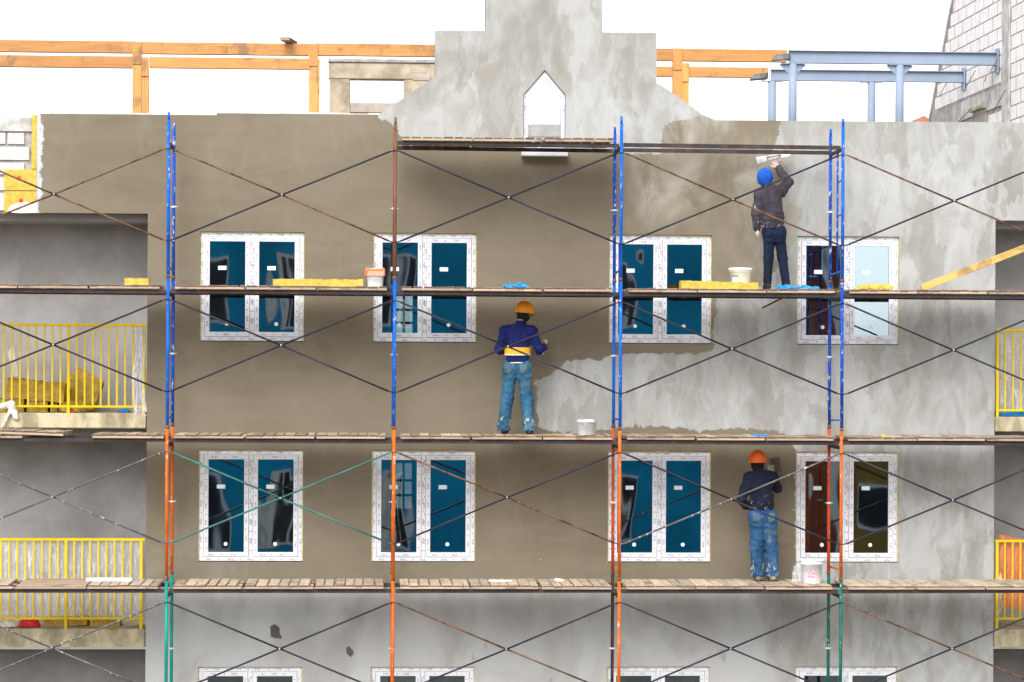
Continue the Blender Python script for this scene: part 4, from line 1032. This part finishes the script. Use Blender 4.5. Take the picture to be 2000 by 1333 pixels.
b4, H4 = bucket(1585, 1099, 1143, -.95, on(DZ[3]), .150, 'whiteplastic', 'white bucket with pink print beside the red helmet worker', handle=False)
rp = random.Random(5)
for rowz in (.30, .44, .58):
    t = math.radians(238)
    while t < math.radians(292):
        L = rp.uniform(.05,.13); shell(b4, .150, H4*(rowz-.045+rp.uniform(-.02,.02)), H4*(rowz+.045+rp.uniform(-.02,.02)), t, t+L*.75, M['pink'], 'print_stroke', 2, rp.uniform(-2,2), H=H4) if rp.random() < (.85 if rowz < .5 else .4) else None
        t += L+.03
lump('plastic_bag', 984, 1036, 553.5, -1.1, on(DZ[1]), .3, M['bluebag'], 'crumpled blue plastic bag on the second platform, middle bay', 'plastic bag', 1)
lump('plastic_bag', 1514, 1556, 557, -1.15, on(DZ[1]), .3, M['bluebag'], 'flat blue plastic bag at the feet of the blue hat worker', 'plastic bag', 2)
lump('plastic_bag', 1553, 1597, 558, -1.12, on(DZ[1]), .25, M['bluebag'], 'blue plastic bag between the worker in blue hat and fourth post line', 'plastic bag', 3)
for i, (a, b, t, lab) in enumerate(((1670,1702,556,'leftmost yellow wool scrap right of the fourth post line'),(1695,1724,554,'middle yellow wool scrap of three right of the fourth post line'),(1716,1744,555,'rightmost yellow wool scrap of three right of the fourth post line'))):
    lump('wool_scrap', a, b, t, -1.1-.06*i, on(DZ[1]), .2, M['wool'], lab, 'wool scrap', 10+i)
lump('wool_scrap', 1050, 1096, 849, -1.2, on(DZ[2]), .18, M['wool'], 'flat yellow scrap beside the right boot of the belted worker', 'wool scrap', 20)
lump('wool_scrap', 1714, 1737, 849, -1.1, on(DZ[2]), .15, M['wool'], 'small yellow wool scrap on the third platform, right edge bay', 'wool scrap', 21)
lump('plastic_bag', 1462, 1506, 848, -.9, on(DZ[2]), .25, M['bluebag'], 'flattened blue bag on the third platform above the red helmet worker', 'plastic bag', 22)
lump('rag', 1795, 1845, 851, -1.0, on(DZ[2]), .25, M['rag'], 'white rag on the third platform, right edge bay', 'rag', 23)
lump('rag', 950, 1005, 1132.5, -.75, on(DZ[3]), .2, M['rag'], 'pale crumpled rag at the back of the lowest platform, middle bay', 'rag', 24)
lump('rag', 1082, 1108, 1130, -.7, on(DZ[3]), .15, M['rag'], 'small pale rag on lowest platform left of third post line', 'rag', 25)
lump('plastic_bag', 1548, 1574, 1104, -.78, on(DZ[3]), .16, M['film'], 'clear foil bag standing behind the pink printed bucket', 'plastic bag', 26)
o = slab_thing('foam_strip', 168, 258, 1130, 1137, -.8, .06, M['white'], 'thin white foam strip lying on the lowest platform at left', 'foam strip', seed=4, amp=.001); o.location.z = on(DZ[3])
# leaning timber and loose stick
def beam_between(name, a, b, t, hgt, mat, label, cat):
    a, b = Vector(a), Vector(b); d = b-a; q = d.to_track_quat('X', 'Z')
    o = ob(name, MB().box(0, d.length, -t/2, t/2, -hgt/2, hgt/2).mesh(name, mat, False, .004), None, a); o.rotation_euler = q.to_euler(); return tag(o, label, cat)
beam_between('timber_plank', w3(1800,563,-1.0), w3(2075,456,-1.0), .05, .095, M['timberv'] if False else m_wood('leaning_timber', (.62,.40,.12), .8, .6, (1.2,14,14)), 'yellow timber plank rising from the second platform to the right edge', 'plank')
beam_between('wood_stick', w3(1489,602,-.3), w3(1542,576,-.5), .02, .025, M['wood_c'], 'thin wooden stick poking down below the second platform', 'stick')
# things on the balconies
def board_at(px0, py0, px1, py1, Y, dep, rot, mat, label, lift=None, rx=0, cat='insulation board', seed=1):
    o = slab_thing('insulation_board', px0, px1, py0, py1, Y, dep, mat, label, cat, rot, seed, .012); 
    o.rotation_euler = (rx, rot, 0)
    if lift is not None: o.location.z = lift
    return o
board_at(8, 738, 126, 776, .28, .5, .10, M['oldwool'], 'tilted weathered wool slab on top of the upper left balcony pile', None)
board_at(-60, 780, 48, 806, .25, .5, 0, M['oldwool'], 'weathered wool slab at the bottom left of the upper balcony pile', 9.145)
board_at(50, 786, 95, 806, .30, .5, 0, M['oldwool'], 'short weathered wool slab under the tilted slab on upper left balcony', 9.145, seed=5)
board_at(98, 788, 112, 806, .32, .4, 0, M['oldwool'], 'narrow wool offcut standing on the upper left balcony', 9.145, seed=6)
dm = MB().prism([(0,0),(.45,.02),(.58,.45),(.22,.66),(-.05,.40)], 0, .1).mesh('insulation_board', M['oldwool'], False, .01)
o = tag(ob('insulation_board', dm, None, (P(118,800,.6).x, .72, 9.146), (-.35, 0, 0)), 'large wool slab leaning on the wall of the upper left balcony', 'insulation board')
lump('wool_scrap', 112, 170, 783, .38, 9.145, .3, M['oldwool'], 'crumbled wool heap at the foot of the leaning slab', 'wool scrap', 31, .02)
o = sheet('cardboard_strip', [w3(26,735,.5), w3(36,735,.5), w3(26,676,.55), w3(15,686,.55)], M['rag'], 3, 6, .01, 9, 'pale cardboard strip standing behind the upper left balcony pile', 'cardboard')
lump('plastic_bag', 232, 256, 799, .5, 9.145, .2, M['bluebag'], 'blue bag on the floor of the upper left balcony', 'plastic bag', 32)
lump('plastic_bag', 138, 148, 797, .12, 9.145, .1, M['redbag'], 'small red wrapper beside the upper left balcony post', 'plastic bag', 33, h=.008)
rg = union([cap((-.16,0,.16),(.02,-.03,.20),.045,.05), cap((.02,-.03,.20),(.07,-.05,.02),.045,.03), cap((.03,-.05,.17),(-.06,-.06,-.03),.03,.02), cap((.08,-.05,.08),(.10,-.05,.0),.03,.02), cap((-.06,-.06,-.03),(-.12,-.06,-.13),.018,.014)], .03)
p = P(20, 815, 0); tag(ob('rag', sdf_mesh('rag', wrinkle(rg, .006, 60, 50, 50), (-.25,-.15,-.2), (.2,.1,.3), .01, M['rag']), None, (p.x, .02, 9.06)), 'white rag hanging over the edge of the upper left balcony slab', 'rag')
lump('plastic_bag', 40, 82, 1206, .3, 6.165, .3, M['redbag'], 'red plastic bag under the lower left balcony rail', 'plastic bag', 34)
lump('rag', -10, 42, 1206, .32, 6.165, .3, M['rag'], 'pale crumpled sack at the left of the lower left balcony floor', 'sack', 35)
board_at(128, 1206, 172, 1222, .35, .4, -.05, M['oldwool'], 'green-yellow wool slab under the lower left balcony rail', 6.165)
board_at(84, 1208, 126, 1222, .45, .4, .03, M['oldwool'], 'wool slab beside the red bag on the lower left balcony', 6.165, seed=8)
board_at(175, 1212, 236, 1222, .35, .3, 0, M['oldwool'], 'flat wool strip right of the post on lower left balcony', 6.165, seed=9)
slab_thing('plastic_sheet', 1950, 2060, 803, 812, .2, .3, M['bluebag'], 'blue panel lying under the upper right balcony rail', 'panel', 0, 3, .002).location.z = 9.145

# ------------------------------------------------------------------ roof timber frame
ZF, ZR = 2.15, 4.45                                     # depth of front and rear line behind the facade plane
tf = tag(empty('timber_roof_frame', (-2, ZF, 13.0)), 'orange timber post and beam frame above the parapet', 'timber frame'); T0 = tf.location.copy()
def tpart(name, x0, x1, y0, y1, z0, z1, mat, par=tf, base=T0, bev=.004): return ob(name, MB().box(x0-base.x, x1-base.x, y0-base.y, y1-base.y, z0-base.z, z1-base.z).mesh(name, mat, False, bev), par)
zt, zb_ = P(400,84,ZF).z, P(400,107,ZF).z; ztr, zbr = P(400,113,ZR).z, P(400,135,ZR).z
for (a, b) in ((-200,268),(269,612),(613,900)): tpart('beam', P(a,95,ZF).x+.003, P(b,95,ZF).x-.003, ZF-.06, ZF+.06, zb_+random.uniform(-.008,.008), zt+random.uniform(-.008,.008), M['timber'])
for (a, b) in ((-200,276),(292,612)): tpart('beam', P(a,120,ZR).x, P(b,120,ZR).x, ZR-.06, ZR+.06, zbr+random.uniform(-.008,.008), ztr+random.uniform(-.008,.008), M['timber'])
tpart('beam', P(1250,110,ZF).x, P(1536,110,ZF).x, ZF-.06, ZF+.06, P(1400,121,ZF).z, P(1400,97,ZF).z, M['timber'])
tpart('beam', P(1250,140,ZR).x, P(1500,140,ZR).x, ZR-.06, ZR+.06, P(1400,152,ZR).z, P(1400,132,ZR).z, M['timber'])
for px in (268, 612, 1322):
    x = P(px, 150, ZF).x; tpart('post', x-.065, x+.065, ZF-.058, ZF+.058, 13.0, zb_-.012, M['timberv'])
    tpart('post_cap', x-.069, x+.069, ZF-.075, ZF-.0615, zb_-.16, zt-.01, M['timberv'])
for px in (284, 617.5, 1338):
    x = P(px, 150, ZR).x; tpart('post', x-.055, x+.055, ZR-.058, ZR+.058, 13.0, zbr-.012, M['timberv'])
    tpart('post_cap', x-.058, x+.058, ZR-.075, ZR-.0615, zbr-.13, ztr-.01, M['timberv'])
beam_between('timber_offcut', w3(556,76,ZF-.35) , (P(572,86,ZF+.25).x, ZF+.25, zt+.035), .14, .05, M['wood_c'], 'short brown timber offcut lying across the roof beam', 'timber offcut')
# ------------------------------------------------------------------ steel roof frame
sf = tag(empty('steel_roof_frame', (8, ZF, 13.0)), 'blue-grey steel beams on round columns above the parapet', 'steel frame'); S0 = sf.location.copy()
def ibeam(x0, x1, y, zt_, zb2):
    mb = MB(); X0, X1 = x0-S0.x, x1-S0.x; yy = y-S0.y; a, b = zt_-S0.z, zb2-S0.z
    mb.box(X0, X1, yy-.06, yy+.06, a-.014, a); mb.box(X0, X1, yy-.06, yy+.06, b, b+.014); mb.box(X0, X1, yy-.006, yy+.006, b+.0142, a-.0142)
    return ob('beam', mb.mesh('beam', M['steel'], False, .002), sf)
zs1, zs0 = P(1740,101,ZF).z, P(1740,126,ZF).z; zr1, zr0 = P(1700,138,ZR).z, P(1700,160,ZR).z
WX = 9.32
ibeam(P(1540,110,ZF).x, WX-.03, ZF, zs1, zs0); ibeam(P(1505,150,ZR).x, WX-.03, ZR, zr1, zr0)
for px, Y, zt_ in ((1548,ZF,zs0),(1757,ZF,zs0),(1508,ZR,zr0),(1702,ZR,zr0)):
    x = P(px, 180, Y).x
    ob('column', MB().tube((x-S0.x, Y-S0.y, 0), (x-S0.x, Y-S0.y, zt_-S0.z-.0145), .064, 20).mesh('column', M['steel'], True), sf)
    ob('cap_plate', MB().box(x-S0.x-.17, x-S0.x+.17, Y-S0.y-.055, Y-S0.y+.055, zt_-S0.z-.014, zt_-S0.z-.001).mesh('cap_plate', M['steel']), sf)
    if Y == ZF:
        for s in (-1,1): ob('gusset', MB().prism([(x-S0.x+s*.064, zt_-S0.z-.0145), (x-S0.x+s*.20, zt_-S0.z-.0145), (x-S0.x+s*.19, zt_-S0.z-.04), (x-S0.x+s*.064, zt_-S0.z-.15)], -.006, .006).mesh('gusset', M['steel']), sf, (0, Y-S0.y, 0))
for Y, a, b in ((ZF,zs1,zs0),(ZR,zr1,zr0)):
    ob('end_plate', MB().box(WX-.03-S0.x, WX-.012-S0.x, Y-S0.y-.1, Y-S0.y+.1, b-S0.z-.12, a-S0.z+.06).mesh('end_plate', M['steel'], False, .003), sf)
for px, py, Y in ((1521,114,ZF),(1480,151,ZR)):
    p = P(px, py, Y); mb = MB().box(-.14,.16,-.075,.075,-.035,.075)
    for i, v in enumerate(mb.v):
        if v[0] < 0: mb.v[i] = (v[0]+(.07 if v[2] > 0 else 0), v[1], v[2]*.9-.03)
    ob('beam_shoe', mb.mesh('beam_shoe', M['galv'], False, .02), sf, (p.x-S0.x, Y-S0.y, p.z-S0.z))
# ------------------------------------------------------------------ unfinished wall piece behind the gable
YW = 5.6
uw = tag(empty('unfinished_wall', (0, YW, 13.0)), 'brown unfinished wall piece with a window hole left of the gable', 'wall'); 
wx0, wx1 = P(643,180,YW).x, P(900,180,YW).x; hx0, hx1 = P(684,180,YW).x, P(789,180,YW).x; wz1 = P(740,116,YW).z; hz1, hz0 = P(740,155,YW).z, P(740,201,YW).z
def upart(n, x0, x1, z0, z1, mat, y0=0, y1=.3): return ob(n, MB().box(x0, x1, y0, y1, z0-13, z1-13).mesh(n, mat, False, .01), uw)
upart('wall_pier', wx0, hx0, 12.9, hz1-.001, M['oldblock']); upart('wall_pier', hx1, wx1, 12.9, hz1-.001, M['oldblock']); upart('lintel', wx0-.01, wx1, hz1, wz1-.06, M['oldblock'], -.01, .31)
upart('coping', wx0-.02, wx1, wz1-.058, wz1, M['mortar'], -.04, .34); upart('sill_block', hx0+.001, hx1-.001, hz0-.16, hz0, M['paleblock'], .01, .29)
for k, (a, b, c, d) in enumerate(((806,840,146,158),(818,850,160,173),(800,834,134,144))):
    p, q = P(a, d, YW), P(b, c, YW); ob('exposed_block', MB().box(p.x, q.x, -.014, .1, p.z-13, q.z-13).mesh('exposed_block', M['paleblock'], False, .01), uw)
# ------------------------------------------------------------------ block gable wall at upper right (runs away from the facade)
gwl = tag(empty('block_gable_wall', (WX, 3.5, 12.6)), 'unplastered white block gable wall rising behind the parapet at upper right', 'wall')
rk0, rk1 = PX(1813,236,WX), PX(1858,0,WX)
def rake(z): return rk0.y+(rk1.y-rk0.y)*(z-rk0.z)/(rk1.z-rk0.z)
zlo, zhi = 12.6, 17.2
def yz(n, pts, x0, x1, mat, bev=0):
    mb = MB(); o = 0; k = len(pts); mb.v = [(x0, y-3.5, z-12.6) for y, z in pts]+[(x1, y-3.5, z-12.6) for y, z in pts]
    mb.f = [tuple(range(k)), tuple(range(k, 2*k))[::-1]]+[(i, (i+1) % k, k+(i+1) % k, k+i) for i in range(k)]
    return ob(n, mb.mesh(n, mat, False, bev), gwl)
yz('core', [(.42,zlo),(rake(zlo),zlo),(rake(zhi),zhi),(.42,zhi)], .012, .28, M['mortar'])
yz('edge_strip', [(rake(zlo)-.12,zlo),(rake(zlo)+.01,zlo),(rake(zhi)+.01,zhi),(rake(zhi)-.12,zhi)], -.006, .011, M['concrete'])
cy0, cy1 = PX(1972,100,WX).y, PX(1958,100,WX).y; dy0, dy1 = PX(1867,60,WX).y, PX(1859,60,WX).y
bz0, bz1 = PX(1920,200,WX).z-.16, PX(1920,200,WX).z+.13
yz('concrete_column', [(cy0,zlo),(cy1,zlo),(cy1,zhi),(cy0,zhi)], -.012, .0115, M['concrete'], .004)
yz('concrete_beam', [(cy1+.003,bz0),(PX(1862,190,WX).y,bz0),(PX(1862,190,WX).y,bz1),(cy1+.003,bz1)], -.010, .0115, M['concrete'], .004)
ny0, ny1 = PX(1926,225,WX).y, PX(1903,225,WX).y; nz0, nz1 = PX(1915,238,WX).z-.05, PX(1915,216,WX).z
rc = 0; z = zlo
while z < zhi:
    zn = z+.205; y = .44+(.31 if rc % 2 else 0)-.6+random.uniform(-.03,.03)
    while y < rake(z)-.12:
        ya, yb = max(y, .43), min(y+.6, rake(zn)-.14)
        segs = [(ya, yb)]
        if z+.1 > bz0-.05 and z+.1 < bz1+.05:
            segs = [(a, min(b, cy1)) for a, b in segs if a < cy1]
        out = []
        for a, b in segs:
            if b <= cy0 or a >= cy1: out.append((a, b))
            else:
                if a < cy0-.05: out.append((a, cy0-.006))
                if b > cy1+.05: out.append((cy1+.006, b))
        for a, b in out:
            if b-a < .06: continue
            if not (z > nz1 or zn < nz0 or b < ny0 or a > ny1): continue
            pr_ = random.uniform(-.002,.002)
            ob('block', MB().box(.006+pr_, .0118, a-3.5+.028, b-3.5-.028, z-12.6+.008, zn-12.6-.009).mesh('block', M['block'], False, .002), gwl)
        y += .6
    z = zn; rc += 1
yz('recess_lining', [(ny0,nz0),(ny1,nz0),(ny1,nz1),(ny0,nz1)], .0005, .0112, M['paleblock'])
yz('recess_head', [(ny0-.03,nz1+.002),(ny1+.03,nz1+.002),(ny1+.03,nz1+.05),(ny0-.03,nz1+.05)], -.09, .011, M['oldblock'])
for a, b in (((1905,138),(1886,172)),((1921,120),(1936,118)),((1926,150),(1923,160)),((1897,212),(1872,238)),((1964,176),(1938,222)),((1848,163),(1834,190)),((1949,116),(1933,142))):
    p, q = PX(*a, WX-.18), PX(*b, WX-.02); mb = MB().tube((p.x-WX, p.y-3.5, p.z-12.6), (q.x-WX, q.y-3.5, q.z-12.6), .006, 6); ob('rebar', mb.mesh('rebar', M['rebar'], True), gwl)
# far roof peeping over the parapet
fr_ = P(1803, 236, 60); far = tag(empty('far_house', (fr_.x, 60, 0)), 'tiny far house roof peeping over the parapet beside the block wall', 'house')
ztp = P(1803, 227, 60).z; ob('wall', MB().box(-.9, .9, 0, 6, 0, ztp-.7).mesh('wall', M['oldblock']), far)
rf_ = MB().prism([(-1.1, ztp-.75), (1.1, ztp-.75), (0, ztp)], -.2, 6.2); ob('roof', rf_.mesh('roof', m_plain('clay_roof', (.35,.13,.09), .9, .25, 3)), far)

# ------------------------------------------------------------------ street opposite (seen mirrored in the panes)
YO = -62
def opp(name, x0, x1, z1, col, label, wins, dep=10):
    root = tag(empty(name, ((x0+x1)/2, YO, 0)), label, 'building'); c = (x0+x1)/2
    ob('wall', MB().box(x0-c, x1-c, -dep, 0, 0, z1).mesh('wall', m_plain(name+'_render', col, .85, .22, .35, False, False)), root)
    ob('roof', MB().box(x0-c-.3, x1-c+.3, -dep-.3, .3, z1+.002, z1+.35).mesh('roof', M['concrete']), root)
    dg = m_plain(name+'_window_dark', (.012,.014,.022), .15, .3, 2, False, False) if wins else None
    for (a, b, za, zb, cur) in wins:
        wn = MB(); frame_ring(wn, a-c, b-c, za, zb, .09, .02, .09); wn.box((a+b)/2-c-.045, (a+b)/2-c+.045, .021, .089, za+.09, zb-.09)
        wo_ = ob('window', wn.mesh('window', M['pvc']), root)
        ob('pane', MB().box(a-c+.05, b-c-.05, .004, .03, za+.05, zb-.05).mesh('pane', dg), wo_)
        if cur: ob('curtain', MB().box(a-c+.12, a-c+.12+cur, .031, .036, za+.1, zb-.1).mesh('curtain', M['rag']), wo_)
    return root
wb = []
for z0_, z1_ in ((10.9,13.5),(7.4,9.8),(2.9,5.6)):
    wb += [(-9.6,-5.2,z0_,z1_,0), (-3.55,-2.2,z0_,z1_,.25), (.2,1.75,z0_,z1_,.2), (5.0,7.6,z0_,z1_,.5), (8.7,9.8,z0_,z1_,.25)]
opp('blue_building', -24, 12.3, 16.5, (.006,.25,.45), 'blue rendered building across the street, seen mirrored in the window panes', wb)
opp('brown_building', 12.32, 17.6, 15.2, (.21,.055,.03), 'red-brown building across the street, seen mirrored in the right hand windows', [(12.7,13.1,1,14,0),(14.0,14.4,1,14,0),(15.2,15.7,1,14,0),(16.9,17.2,1,14,0)])
opp('mustard_building', 17.62, 34, 7.6, (.24,.15,.03), 'low mustard building across the street, mirrored in the lowest right windows', [(18.2,20.5,3.6,5.2,0)])
